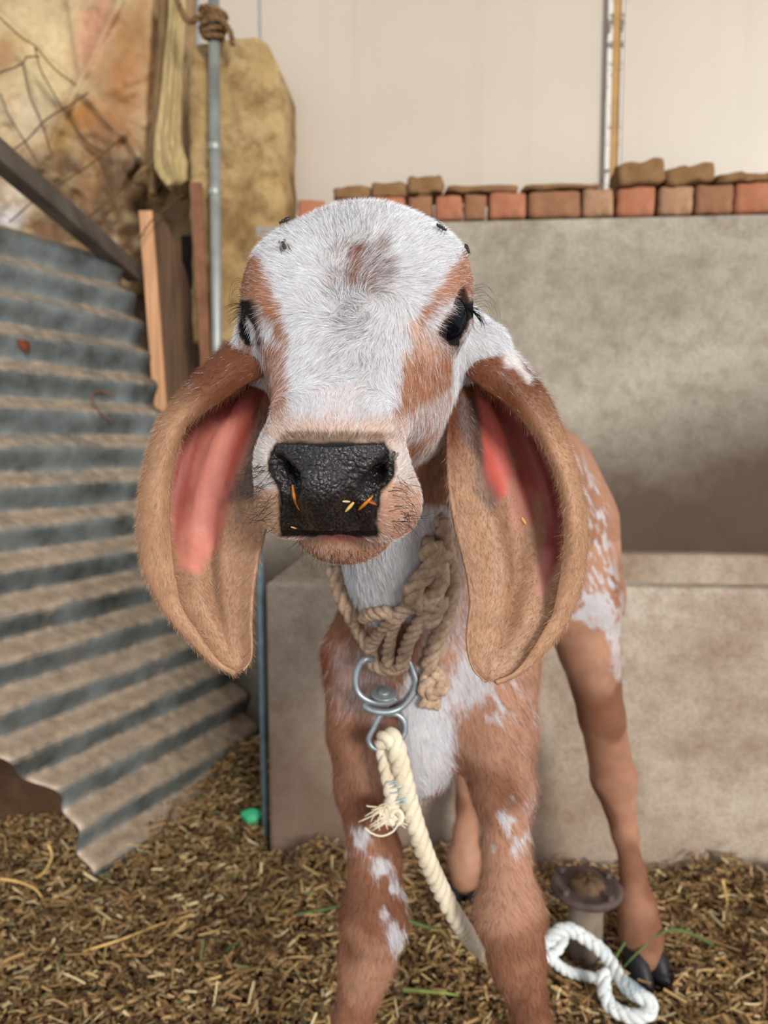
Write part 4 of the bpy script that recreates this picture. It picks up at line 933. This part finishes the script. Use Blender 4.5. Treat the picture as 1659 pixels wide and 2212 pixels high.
LE = [(0, (592, 850), (552, 735), (572, 812), .470, .9), (.12, (598, 880), (493, 761), (526, 832), .475, 1.0), (.25, (602, 920), (436, 819), (483, 863), .478, 1.1), (.35, (602, 960), (400, 862), (439, 890), .480, 1.15), (.45, (600, 1000), (356, 915), (403, 914), .480, 1.15),
      (.53, (594, 1050), (334, 978), (381, 962), .480, 1.1), (.62, (586, 1090), (317, 1065), (367, 1040), .480, 1.0), (.70, (572, 1145), (312, 1152), (364, 1120), .480, .9), (.78, (556, 1206), (326, 1237), (372, 1205), .480, .45), (.86, (545, 1280), (368, 1320), (390, 1308), .480, .14), (.92, (541, 1350), (418, 1382), (434, 1374), .478, .15), (.96, (544, 1398), (456, 1422), (464, 1418), .477, .08), (.985, (541, 1428), (482, 1441), (486, 1440), .477, .05), (1.0, (524, 1447), (508, 1453), (509, 1453), .476, .03)]
RE = [(0, (978, 815), (1030, 748), (996, 800), .486, .8), (.10, (976, 860), (1090, 760), (1040, 836), .482, 1.0), (.22, (968, 920), (1135, 812), (1090, 870), .485, 1.1), (.33, (966, 980), (1174, 868), (1135, 915), .486, 1.15), (.43, (968, 1035), (1207, 945), (1172, 958), .486, 1.15),
      (.52, (975, 1090), (1231, 1006), (1200, 1018), .486, 1.1), (.61, (985, 1145), (1250, 1085), (1215, 1075), .486, 1.0), (.69, (996, 1185), (1257, 1160), (1223, 1140), .486, .9), (.77, (1010, 1240), (1248, 1255), (1215, 1222), .486, .45), (.85, (1018, 1300), (1212, 1345), (1196, 1322), .485, .14), (.91, (1008, 1375), (1174, 1397), (1160, 1386), .484, .15), (.95, (1012, 1416), (1140, 1435), (1131, 1431), .483, .08), (.98, (1024, 1450), (1108, 1460), (1104, 1459), .482, .05), (1.0, (1050, 1471), (1072, 1473), (1070, 1473), .482, .03)]
RED, PNK, DRED, GRY = (208, 100, 88), (222, 142, 126), (132, 50, 48), (104, 84, 78)
LP = [([(572, 840), (550, 868), (530, 950), (505, 1060), (480, 1150), (430, 1240), (385, 1225), (366, 1120), (366, 1040), (385, 950), (445, 885), (520, 850)], PNK, 12, .95),
      ([(570, 850), (552, 880), (535, 960), (500, 1030), (480, 1100), (500, 960), (530, 890)], RED, 10, .8), ([(520, 850), (470, 900), (420, 1000), (400, 1120), (380, 1180), (368, 1100), (372, 1020), (390, 945), (450, 885)], (150, 66, 60), 12, .75),
      ([(572, 830), (520, 850), (450, 890), (470, 915), (540, 890), (575, 850)], DRED, 10, .85)]  # last polygon: shade inside the ear base, under the rim, painted dark red
LG = [([(575, 880), (592, 900), (590, 1060), (560, 1080), (520, 1080), (480, 1090), (515, 1020), (545, 950)], GRY, 16, .85)]
RP = [([(1022, 845), (1067, 880), (1100, 950), (1108, 1015), (1100, 1065), (1072, 1085), (1045, 1050), (1041, 990), (1040, 920)], RED, 8, .95),
      ([(1030, 830), (1100, 880), (1150, 935), (1185, 1000), (1210, 1070), (1218, 1140), (1212, 1200), (1180, 1275), (1165, 1240), (1178, 1150), (1165, 1060), (1140, 1120), (1112, 1060), (1112, 1000), (1095, 930), (1065, 875)], (160, 72, 68), 10, .9),
      ([(1180, 1000), (1212, 1070), (1220, 1150), (1205, 1240), (1192, 1200), (1190, 1100)], DRED, 8, .8), ([(1110, 1040), (1150, 1060), (1160, 1130), (1120, 1150), (1100, 1100)], (190, 118, 100), 14, .7), ([(1165, 1180), (1190, 1190), (1180, 1290), (1155, 1280)], (198, 134, 122), 10, .8)]
RG = [([(982, 845), (1028, 860), (1044, 985), (1040, 1005), (1005, 950), (985, 905)], GRY, 10, .85), ([(1030, 990), (1080, 1080), (1060, 1105), (1030, 1060)], (120, 102, 94), 12, .8)]
WHT_EAR = [(1015, 725), (1055, 722), (1090, 735), (1130, 780), (1150, 815), (1140, 822), (1105, 795), (1070, 765), (1045, 765), (1020, 760)]
ear('ear', LE, None, -1, LP, LG, 'long drooping ear on the left of the face', 3); ear('ear', RE, None, 1, RP, RG, 'long drooping ear on the right of the face', 4)

# nose leather
def nose():
    nr, nc = 110, 150; ys = np.array([p[0] for p in PAD], float); yy = np.linspace(951, 1152, nr); l = np.interp(yy, ys, [p[1] for p in PAD]); r = np.interp(yy, ys, [p[2] for p in PAD])
    l, r = smooth1(l, 6)+smooth1(NR.normal(0, 4.0, nr), 3), smooth1(r, 6)+smooth1(NR.normal(0, 4.0, nr), 3); s = np.linspace(0, 1, nc); X = (l[:, None]+(r-l)[:, None]*s); Y = np.repeat(yy[:, None], nc, 1)
    Y = Y+(6*np.exp(-((X-715)/40)**2)*sstep(-Y, -1000, -955))   # notch in the upper edge
    d = np.full(X.size, .33); x, y = X.ravel(), Y.ravel(); dirs = FW+((x-829.5)/F)[:, None]*RT-((y-1106)/F)[:, None]*UP
    for _ in range(70): d = d+head(CAM+d[:, None]*dirs)*.8
    P = CAM+d[:, None]*dirs; d2 = d.reshape(nr, nc)
    P = refine(head, P, 1); N = grad(head, P)
    Y = Y; e = np.minimum.reduce([np.repeat(np.arange(nr)[:, None], nc, 1), nr-1-np.repeat(np.arange(nr)[:, None], nc, 1), np.repeat(np.arange(nc)[None], nr, 0), nc-1-np.repeat(np.arange(nc)[None], nr, 0)]).ravel()
    h = -.0016+.0026*sstep(e+2*(vnoise(P*500, 2)-.5), 0, 7)+.0006*(vnoise(P*300, 2)-.5)
    # pebbled grain of the leather
    g = np.random.default_rng(5); K = 520; kx, ky = g.uniform(575, 858, K), g.uniform(950, 1152, K)
    dx = x[:, None]-kx; dy = (y[:, None]-ky)*1.15; ds = np.sort(np.hypot(dx, dy), axis=1); cell = np.clip((ds[:, 1]-ds[:, 0])/6, 0, 1)
    h = h+.0008*np.sqrt(cell)*sstep(e, 2, 6)
    A = P+N*h[:, None]; B = P-N*.004; n = nr*nc; q = grid_faces(nr, nc)
    bd = [i*nc for i in range(nr)]+[(nr-1)*nc+j for j in range(1, nc)]+[i*nc+nc-1 for i in range(nr-2, -1, -1)]+[j for j in range(nc-2, 0, -1)]; bd = np.array(bd); nx_ = np.roll(bd, -1)
    o = mesh_obj('nose', np.vstack([A, B]), np.vstack([q, q[:, ::-1]+n, np.stack([bd, nx_, nx_+n, bd+n], 1)[:, ::-1]]), None, calf, loc=P.mean(0)); o['label'] = 'wet black nose leather'
    bm = bmesh.new(); bm.from_mesh(o.data); bmesh.ops.recalc_face_normals(bm, faces=bm.faces); bm.to_mesh(o.data); bm.free()
    k = NT('nose_leather', .34, .5); v = k.n('TexVoronoi', feature='DISTANCE_TO_EDGE'); v.inputs['Scale'].default_value = 420; k.l(k.co(), v.inputs['Vector']); k.base(k.ramp(v.outputs['Distance'], [(.0, (24, 20, 20)), (.3, (46, 41, 41))])); k.bump(k.ramp(v.outputs['Distance'], [(0, 0.0), (.25, 1.0)]), .35, .0006)
    k.l(k.ramp(k.noise(90, 3), [(.3, .24), (.7, .5)]), k.b.inputs['Roughness']); o.data.materials.append(k.m)
nose()
# eyes
k = NT('eyeball', .08, .12); lw = k.n('LayerWeight'); lw.inputs['Blend'].default_value = .35; k.base(k.ramp(lw.outputs['Facing'], [(.0, (12, 14, 24)), (.8, (10, 10, 12))])); M_eye = k.m
for i, (ex, et, en) in enumerate(EYES):
    c = hw(ex, et, en); u = np.linspace(0, np.pi, 25); a = np.linspace(0, 2*np.pi, 40, endpoint=False)
    V = [c+HM@(EYE_R*np.array([math.cos(t), math.sin(t)*math.cos(b), math.sin(t)*math.sin(b)])) for t in u for b in a]
    e_ = mesh_obj('eye', V, grid_faces(25, 40, True), M_eye, calf, loc=c); e_['label'] = 'dark glossy eye'
def hairs(name, roots, r0, m, lab):
    parts = []
    for P in roots: P = catmull(P, 9); parts.append(tube(P, np.linspace(r0, r0*.15, 9), 4, False))
    V, Fc = join(parts); o = mesh_obj(name, V, np.array(Fc), m, calf, loc=V.mean(0)); o['label'] = lab; return o
def surf(px_, py_, f=head):
    x, y = np.atleast_1d(px_).astype(float), np.atleast_1d(py_).astype(float); dirs = FW+((x-829.5)/F)[:, None]*RT-((y-1106)/F)[:, None]*UP; d = np.full(len(x), .3)
    for _ in range(90): d = np.minimum(d+f(CAM+d[:, None]*dirs)*.8, 1.6)
    return CAM+d[:, None]*dirs, d
M_lash = flat('lash', (26, 22, 20), .5, .4, 0, .1)
g = np.random.default_rng(9)
R = []
for t in np.linspace(0, 1, 26):                                 # right eye upper lashes
    x, y = 1012+20*t, 664+22*t; P, d = surf(x, y); d = min(d[0], .46); L = 26+16*g.random(); a = .35+.9*t+g.normal(0, .1)
    R.append([W(x, y, d-.001), W(x+L*.5*math.cos(a-.3), y+L*.5*math.sin(a-.3), d-.003), W(x+L*math.cos(a), y+L*math.sin(a), d-.004)])
hairs('eyelashes', R, .00022, M_lash, 'dark lashes of the eye on the right')
R = []
for t in np.linspace(0, 1, 34):
    x, y = 532+14*t, 658+34*t; d = .452; L = 30+26*g.random(); a = math.pi-.05-.75*t+g.normal(0, .1)
    R.append([W(x, y, d), W(x+L*.5*math.cos(a+.25), y+L*.5*math.sin(a+.25), d+.002), W(x+L*math.cos(a), y+L*math.sin(a), d+.004)])
hairs('eyelashes', R, .00022, M_lash, 'dark lashes of the eye on the left')
R = []
for i in range(9):                                                # long brow hairs
    x, y = 1022+g.normal(0, 3), 618+6*i; d = .455; e = g.uniform(.6, 1.1)
    R.append([W(x, y, d), W(x+30*e, y-4, d), W(x+52*e, y+22*e, d), W(x+62*e, y+70*e, d+.004)])
hairs('brow_hairs', R, .00010, M_lash, 'long thin dark hairs over the brow on the right')
R = []
for i in range(9):
    x, y = 528+g.normal(0, 2), 606+5*i; d = .455
    R.append([W(x, y, d), W(x-16*e, y-6, d), W(x-30*e, y+8*e, d), W(x-36*e, y+45*e, d+.004)])
hairs('brow_hairs', R, .00010, M_lash, 'long thin dark hairs over the brow on the left')
RW = {0: [], 1: [], 2: []}
for i in range(190):                                              # whiskers on the lips and chin
    z = g.random()
    if z < .35: t = g.random(); x, y = 640+190*t, 1165+50*math.sin(np.pi*t)*g.uniform(.4, 1); a = np.pi/2+g.normal(0, .3)+(.5-t)*.9
    elif z < .6: x, y = g.uniform(835, 892), g.uniform(1020, 1150); a = g.normal(.5, .4)
    elif z < .85: x, y = g.uniform(553, 600), g.uniform(1000, 1148); a = np.pi-g.normal(.5, .4)
    else: x, y = g.uniform(600, 820), g.uniform(1105, 1148); a = np.pi/2+g.normal(0, .5)
    P, d = surf(x, y)
    if d[0] > .6: continue
    L = g.uniform(25, 75)*(.40 if z >= .85 else 1); c_ = g.normal(.15, .2)
    RW[0 if .35 <= z < .6 else 1 if .6 <= z < .85 else 2].append([W(x, y, d[0]), W(x+L*.5*math.cos(a), y+L*.5*math.sin(a), d[0]-.004), W(x+L*math.cos(a+c_), y+L*math.sin(a+c_), d[0]-.004)])
for i_, lb in enumerate(('right lip', 'left lip', 'chin')): hairs('whiskers', RW[i_], .00015 if i_ < 2 else .00009, M_lash, 'thin dark whiskers on the '+lb)
# hooves: two claws to each foot
M_hoof = flat('hoof_horn', (38, 36, 40), .5, .4, 0, .25, 40, .2)
def hoof(c, dirv, s=1.0):
    dirv = np.array(dirv, float); dirv /= np.linalg.norm(dirv); sd = np.array([dirv[1], -dirv[0], 0]); parts = []
    for e in (-1, 1):
        prof = []
        for z, a, b, f in ((.046, .013, .015, -.004), (.030, .0155, .022, .002), (.012, .0165, .027, .006), (.002, .0165, .030, .008), (0, .013, .026, .006)):
            prof.append([c+sd*e*.0165*s+sd*a*s*math.cos(t)+dirv*(f+b*math.sin(t)*(1.25 if math.sin(t) > 0 else .8))*s+np.array([0, 0, z*s]) for t in np.linspace(0, 2*np.pi, 20, endpoint=False)])
        V = np.array(prof).reshape(-1, 3); Fc = [tuple(f) for f in grid_faces(5, 20, True)]+[tuple(range(20)), tuple(range(99, 79, -1))]; parts.append((V, Fc))
    V, Fc = join(parts); return mesh_obj('hoof', V, Fc, M_hoof, calf, loc=c)
for (x, y, d), dv in (((1388, 2070, 1.045), (.35, -.95, 0)), ((1003, 1925, 1.185), (-.2, -1, 0)), ((700, 2570, .69), (-.1, -1, 0)), ((1205, 2620, .65), (.15, -1, 0))):
    c = W(x, y, d); c[2] = .010 if d > .9 else .004; hoof(c, dv, .92)
# ---------------------------------------------------------------- collar, swivel and lead rope
def depth_at(x, y, lo=None, hi=.9):
    P, d = surf(x, y, calf_sdf); return np.clip(d, lo or 0, hi)
def on_calf(pts, lift, hi=.72):
    pts = np.array(pts, float); D = depth_at(pts[:, 0], pts[:, 1]); D = np.where(D > hi, np.median(D[D <= hi]) if (D <= hi).any() else hi, D)
    for _ in range(2): D[1:-1] = np.minimum(D[1:-1], .25*D[:-2]+.5*D[1:-1]+.25*D[2:])
    return np.array([W(x, y, d-lift) for (x, y), d in zip(pts, D)])
def dense(pts, n=24): return catmull(np.array([(x, y, 0) for x, y in pts], float), n)[:, :2]
k = NT('old_cotton_rope', .95, .1); n = k.noise(50, 5, .65); n2 = k.noise(260, 3); col = k.ramp(n, [(.3, (150, 122, 100)), (.7, (218, 190, 164))]); k.base(k.mix(k.ramp(n2, [(.45, 0.0), (.7, .4)]), col, (104, 82, 62))); k.bump(n2, .6, .002); M_old = k.m
k = NT('white_cotton_rope', .9, .15); n = k.noise(40, 5, .6); n2 = k.noise(300, 3); col = k.ramp(n, [(.3, (214, 198, 168)), (.7, (240, 230, 208))]); k.base(k.mix(k.ramp(n2, [(.5, 0.0), (.75, .2)]), col, (170, 150, 118))); k.bump(n2, .4, .0015); M_cot = k.m
k = NT('whiter_rope', .9, .15); n = k.noise(50, 5, .6); n2 = k.noise(300, 3); k.base(k.ramp(n, [(.3, (206, 212, 212)), (.7, (240, 244, 242))])); k.bump(n2, .4, .0015); M_cotw = k.m
M_steel = flat('galvanised_ring', (150, 158, 162), .38, .5, .55, .10, 90, .08, .001)
cw = W(830, 1400, .62)
collar = empty('rope_collar', cw, 'thick braided tan rope collar round the calf neck', 'collar')
R0 = .0066
def strand(pts, lift=0, R=R0, n=26, name='strand', m=None, jit=.0003):
    P = on_calf(dense(pts, n), R*.55+lift); mesh_obj(name, *rope(P, R, 2.4, 3, None, 7, jit), m or M_old, collar, loc=P[0])
strand([(722, 1225), (728, 1262), (748, 1313), (779, 1367), (803, 1412), (806, 1440)], .006, .0072)
strand([(952, 1120), (962, 1180), (975, 1260), (962, 1330), (940, 1390), (926, 1440), (936, 1478)], .002, .0075)
strand([(936, 1170), (928, 1200), (950, 1235), (940, 1280), (905, 1300), (888, 1290)], .010, .0085)
strand([(962, 1190), (930, 1230), (905, 1255), (890, 1285), (912, 1305), (945, 1300)], .014, .0080)
strand([(950, 1290), (935, 1330), (915, 1345)], .010, .0085)
strand([(786, 1334), (806, 1326), (828, 1324), (846, 1326), (842, 1342), (826, 1362), (806, 1390), (800, 1410)], .008, .0060)
strand([(880, 1310), (866, 1326), (850, 1352), (842, 1392), (838, 1436)], .010, .0056)
strand([(930, 1308), (918, 1326), (896, 1358), (880, 1392), (866, 1442)], .010, .0064)
strand([(850, 1340), (868, 1318), (890, 1312), (908, 1318)], .010, .0056)
strand([(806, 1425), (818, 1442), (842, 1446), (866, 1440)], .006, .0066)
strand([(934, 1450), (950, 1462), (952, 1490), (930, 1500), (918, 1480), (928, 1462)], .006, .0072, name='knot')
strand([(930, 1495), (922, 1510), (918, 1526)], .004, .0060, name='tail'); strand([(938, 1495), (940, 1515), (936, 1530)], .004, .0055, name='tail')

nc_, na_ = np.array([.028, .69, .715]), np.array([-.2, -.76, .61]); na_ = na_/np.linalg.norm(na_); n1 = np.array([1, 0, 0])-na_*na_[0]; n1 /= np.linalg.norm(n1); n2 = np.cross(na_, n1)
if n2[2] < 0: n2 = -n2
for off_ in (-.010, .008):
    LP_ = []
    for t in np.linspace(-.25, np.pi+.25, 30):
        dr = math.cos(t)*n1+math.sin(t)*n2; s_ = .0; q = nc_+na_*off_
        for _ in range(60): s_ += max(.0004, .8*abs(float(calf_sdf((q+dr*s_)[None])[0]))) if float(calf_sdf((q+dr*s_)[None])[0]) < 0 else 0
        LP_.append(q+dr*(s_+.003))
    mesh_obj('strand', *rope(np.array(LP_), .0075, 2.4, 3, None, 7, .0003), M_old, collar, loc=LP_[0])

dS = float(depth_at([800], [1500])[0])-.012; dS = min(dS, .66)
sw = empty('swivel_ring', W(835, 1520, dS), 'galvanised steel swivel ring hanging from the rope collar', 'swivel'); rs = 7.6*dS/1600
def wire(pts, r, name, zo=None):
    zo = zo if zo is not None else [0]*len(pts); P = catmull([W(x, y, dS+z) for (x, y), z in zip(pts, zo)], 70); mesh_obj(name, *tube(P, r, 12), M_steel, sw, loc=P[0])
wire([(806, 1424), (790, 1424), (775, 1440), (768, 1468), (773, 1494), (790, 1510), (815, 1518), (840, 1517), (856, 1508)], rs, 'upper_ring', [.004, .0, 0, 0, 0, 0, 0, -.002, -.003])
wire([(862, 1424), (880, 1424), (892, 1448), (899, 1474), (890, 1502), (868, 1527), (840, 1538), (808, 1536), (790, 1526), (800, 1518), (840, 1522)], rs, 'upper_ring', [.004, 0, 0, 0, 0, 0, -.002, -.002, 0, .006, .008])
c = W(829, 1500, dS-.004); ax = np.array([.05, -.28, .95]); ax /= np.linalg.norm(ax)
for nm, r_, h0, h1 in (('washer', .0113, -.0010, .0020), ('rivet', .0052, .002, .0040)):
    o = mesh_obj(nm, *tube([c+ax*h0, c+ax*h1], r_, 32), M_steel, sw, loc=c, smooth=True); bevel(o, .0007, 2)
wire([(830, 1538), (820, 1548), (808, 1572), (797, 1596), (803, 1612), (818, 1620), (834, 1626)], rs*.85, 'lower_link', [.002]*6+[.004])
wire([(834, 1542), (857, 1543), (872, 1556), (875, 1578), (866, 1598), (858, 1606)], rs*.85, 'lower_link', [.001]*5+[.006])

rp = empty('lead_rope', W(900, 1750, dS), 'white twisted lead rope running from the swivel ring to the straw', 'rope')
def laid(pts, ds, R, m, name='rope_strand', pitch=2.1, n=None):
    P = catmull([W(x, y, d) for (x, y), d in zip(pts, ds)], 60); mesh_obj(name, *rope(P, R, pitch, 3, n, 9, .00012), m, rp, loc=P[0])
PT = [(828, 1605), (838, 1592), (850, 1600), (862, 1640), (872, 1685), (884, 1735), (903, 1800), (925, 1862), (953, 1922), (990, 1990), (1035, 2048), (1090, 2085), (1150, 2060), (1185, 2030), (1206, 2012), (1230, 2008), (1258, 2022), (1290, 2045), (1314, 2072), (1332, 2102), (1350, 2126), (1372, 2146), (1398, 2160), (1408, 2176), (1394, 2192), (1365, 2196), (1338, 2186), (1318, 2172), (1307, 2148), (1304, 2120), (1306, 2100)]
DT = [dS-.002, dS-.008, dS-.010, dS-.010, dS-.008, dS-.002, dS+.004, dS+.012, dS+.03, .70, .78, .90, .99, 1.0, 1.0, 1.0, 1.0, .995, .99, .985, .98, .975, .97, .968, .966, .967, .972, .978, .985, .99, 1.0]
laid(PT[:13], DT[:13], .0086, M_cot, n=620); DT[19:] = [d-.032*min(1, (i+1)/3) for i, d in enumerate(DT[19:])]
laid(PT[12:], DT[12:], .0092, M_cotw, n=460)
laid([(826, 1600), (832, 1640), (842, 1690), (848, 1720), (846, 1748)], [dS+.004, dS+.0, dS-.004, dS-.004, dS], .0075, M_cot, 'spliced_end')
laid([(1150, 2090), (1178, 2068), (1200, 2056), (1214, 2036), (1220, 2016)], [.99, 1.0, 1.005, 1.01, 1.01], .0075, M_cotw, 'rope_bight'); laid([(1176, 2060), (1196, 2076), (1222, 2096), (1254, 2106), (1288, 2114)], [1.0, 1.0, 1.0, 1.0, 1.01], .0072, M_cotw, 'rope_bight')
M_tw = flat('blue_white_twine', (176, 196, 204), .6, .4, 0, .15, 80)
for (x, y, d, a, R_, nt_) in ((860, 1690, dS-.004, 1.35, .0115, 4), (872, 1722, dS-.003, 1.35, .0105, 3), (1368, 2140, .944, .65, .0100, 8)):
    c = W(x, y, d); t_ = W(x+math.cos(a), y+math.sin(a), d)-c; t_ /= np.linalg.norm(t_); ph = np.linspace(0, 2*np.pi*nt_, 30*nt_); b1 = np.cross(t_, [0, 1, 0]); b1 /= np.linalg.norm(b1); b2 = np.cross(t_, b1)
    P = c+R_*1.02*(np.cos(ph)[:, None]*b1+np.sin(ph)[:, None]*b2*.85)+t_*((ph/ph[-1]-.5)*.0034*nt_+.0009*np.sin(ph*.7))[:, None]; o = mesh_obj('twine_whipping', *tube(P, .0006, 6), M_tw, rp, loc=c); o['label'] = 'blue white twine bound round the rope'
parts = []
for i in range(60):
    x0, y0 = 838+g.normal(0, 9), 1740+g.normal(0, 5); a = math.pi/2+g.normal(0, .75); L = g.uniform(18, 55); parts.append(tube(catmull([W(x0, y0, dS-.004), W(x0+L*.5*math.cos(a)+g.normal(0, 6), y0+L*.5*math.sin(a), dS-.008), W(x0+L*math.cos(a+g.normal(0, .5)), y0+L*.95*math.sin(a), dS-.006)], 8), .0007, 4))
for i in range(4):
    ph = np.linspace(0, 5, 14); parts.append(tube([W(845+14*math.cos(t+i)*(1-.05*i)+4*i, 1765+15*math.sin(t+i), dS-.006-.001*i) for t in ph], .0022, 6))
V, Fc = join(parts); o = mesh_obj('frayed_end', V, Fc, M_cot, rp, loc=W(845, 1765, dS)); o['label'] = 'frayed tuft of rope fibres'
P = catmull([W(x, y, dS-.012) for x, y in ((862, 1775), (850, 1795), (825, 1806), (803, 1800), (788, 1788))], 24); mesh_obj('loose_thread', *tube(P, .0009, 5), M_cot, rp, loc=P[0])

# flies on the head, chaff on the nose
M_fly = flat('fly_body', (58, 54, 46), .4, .4, 0, .3, 900, .2, .0003); k = NT('fly_wing', .3, .4); k.base((120, 116, 104)); k.b.inputs['Alpha'].default_value = .55; M_wing = k.m
def fly(x, y, ang, s, lab, d=None, tilt=0):
    P, dd_ = surf([x], [y]); c = P[0] if d is None else W(x, y, d); N = grad(head, c[None])[0]
    if d is not None: c = c-N*head(c[None])[0]
    t_ = math.cos(ang)*RT-math.sin(ang)*UP; t_ = t_-N*(t_@N); t_ /= np.linalg.norm(t_); b_ = np.cross(N, t_); c = c+N*.0030
    M_ = np.stack([t_, b_, N], 1); root = empty('fly', c, lab, 'fly', 'flies on the calf head'); parts = []
    u = np.linspace(0, np.pi, 10); a = np.linspace(0, 2*np.pi, 14, endpoint=False)
    for (o_, r_) in ((0, (.0011, .0009, .0009)), (-.0021, (.0019, .0011, .0010)), (.0014, (.0006, .0008, .0007))):
        parts.append((np.array([c+M_@(s*np.array([o_+r_[0]*math.cos(t), r_[1]*math.sin(t)*math.cos(b), r_[2]*math.sin(t)*math.sin(b)])) for t in u for b in a]), [tuple(f) for f in grid_faces(10, 14, True)]))
    for e in (-1, 1):
        for q in (-.0008, .0002, .0012): parts.append(tube([c+M_@(s*np.array([q*.5, e*.0006, -.0002])), c+M_@(s*np.array([q*1.4, e*.0018, .0006])), c+M_@(s*np.array([q*2, e*.0026, -.0026]))], .00012*s, 4))
    mesh_obj('fly_body', *join(parts), M_fly, root, loc=c)
    for e in (-1, 1):
        w_ = [(.0004, .0005), (-.0012, .0016), (-.0030, .0022), (-.0042, .0017), (-.0040, .0009), (-.0018, .0004)]; V = [c+M_@(s*np.array([a_, e*b_, .0010+h_])) for h_ in (0, .00006) for a_, b_ in w_]; n = 6
        mesh_obj('wing', V, [tuple(range(n)), tuple(range(2*n-1, n-1, -1))]+[(i, i+n, (i+1) % n+n, (i+1) % n) for i in range(n)], M_wing, root, loc=c)
fly(617, 541, 1.2, 1.15, 'fly sitting on the left of the white forehead'); fly(952, 503, .5, 1.15, 'fly high on the right side of the forehead'); fly(992, 552, 1.6, 1.1, 'fly at the right edge above the brow', .447); fly(612, 480, 2.6, 1.3, 'fly at the top left edge of the head', .455); fly(842, 992, 2.0, 1.2, 'fly on the rim of the right nostril')
def chip(p0, p1, wpx, c, lab, curve=0):
    n = 8; t = np.linspace(0, 1, n); x = p0[0]+(p1[0]-p0[0])*t; y = p0[1]+(p1[1]-p0[1])*t; L = math.hypot(p1[0]-p0[0], p1[1]-p0[1]); nx_, ny_ = -(p1[1]-p0[1])/L, (p1[0]-p0[0])/L; x = x+nx_*curve*np.sin(np.pi*t); y = y+ny_*curve*np.sin(np.pi*t)
    f = chip.f; P, d = surf(x, y, f); d = np.minimum(d, np.median(d)+.004)-.0048; wv = wpx*.5*(np.sin(np.pi*np.clip(t*.9+.08, 0, 1))**.5)
    V = [];
    for i in range(n):
        for sx_, sy_ in ((-1, 0), (0, -.0012), (1, 0), (0, .0010)): V.append(W(x[i]+nx_*wv[i]*sx_, y[i]+ny_*wv[i]*sx_, d[i]+sy_))
    Fc = [tuple(f_) for f_ in grid_faces(n, 4, True)]+[(0, 1, 2, 3), (4*n-1, 4*n-2, 4*n-3, 4*n-4)]
    tag(mesh_obj('straw_chip', V, Fc, flat('chip', c, .6, .3, 0, .15, 300), loc=V[0]), lab, 'straw', 'bits of straw on the face')
chip.f = head
chip((632, 1047), (646, 1102), 8, (196, 112, 38), 'long curved orange straw chip below the left nostril', 3); chip((764, 1085), (745, 1106), 9, (222, 184, 104), 'cream leaf shaped straw chip on the middle of the nose'); chip((740, 1083), (757, 1084), 6, (226, 196, 150), 'small pale straw chip above the cream one on the nose'); chip((774, 1102), (806, 1071), 8, (206, 122, 38), 'orange straw chip slanting under the right nostril'); chip((792, 1082), (814, 1091), 7, (160, 84, 26), 'dark orange straw chip crossing the slanting one'); chip((628, 1138), (641, 1142), 4, (224, 176, 112), 'tiny pale straw chip low on the left of the nose')
chip.f = lambda p: np.linalg.norm(p-CAM, axis=1)*0+((p-CAM)@FW-.490)*-1
chip((1127, 1118), (1136, 1134), 9, (214, 158, 84), 'short pale straw chip stuck inside the ear on the right')
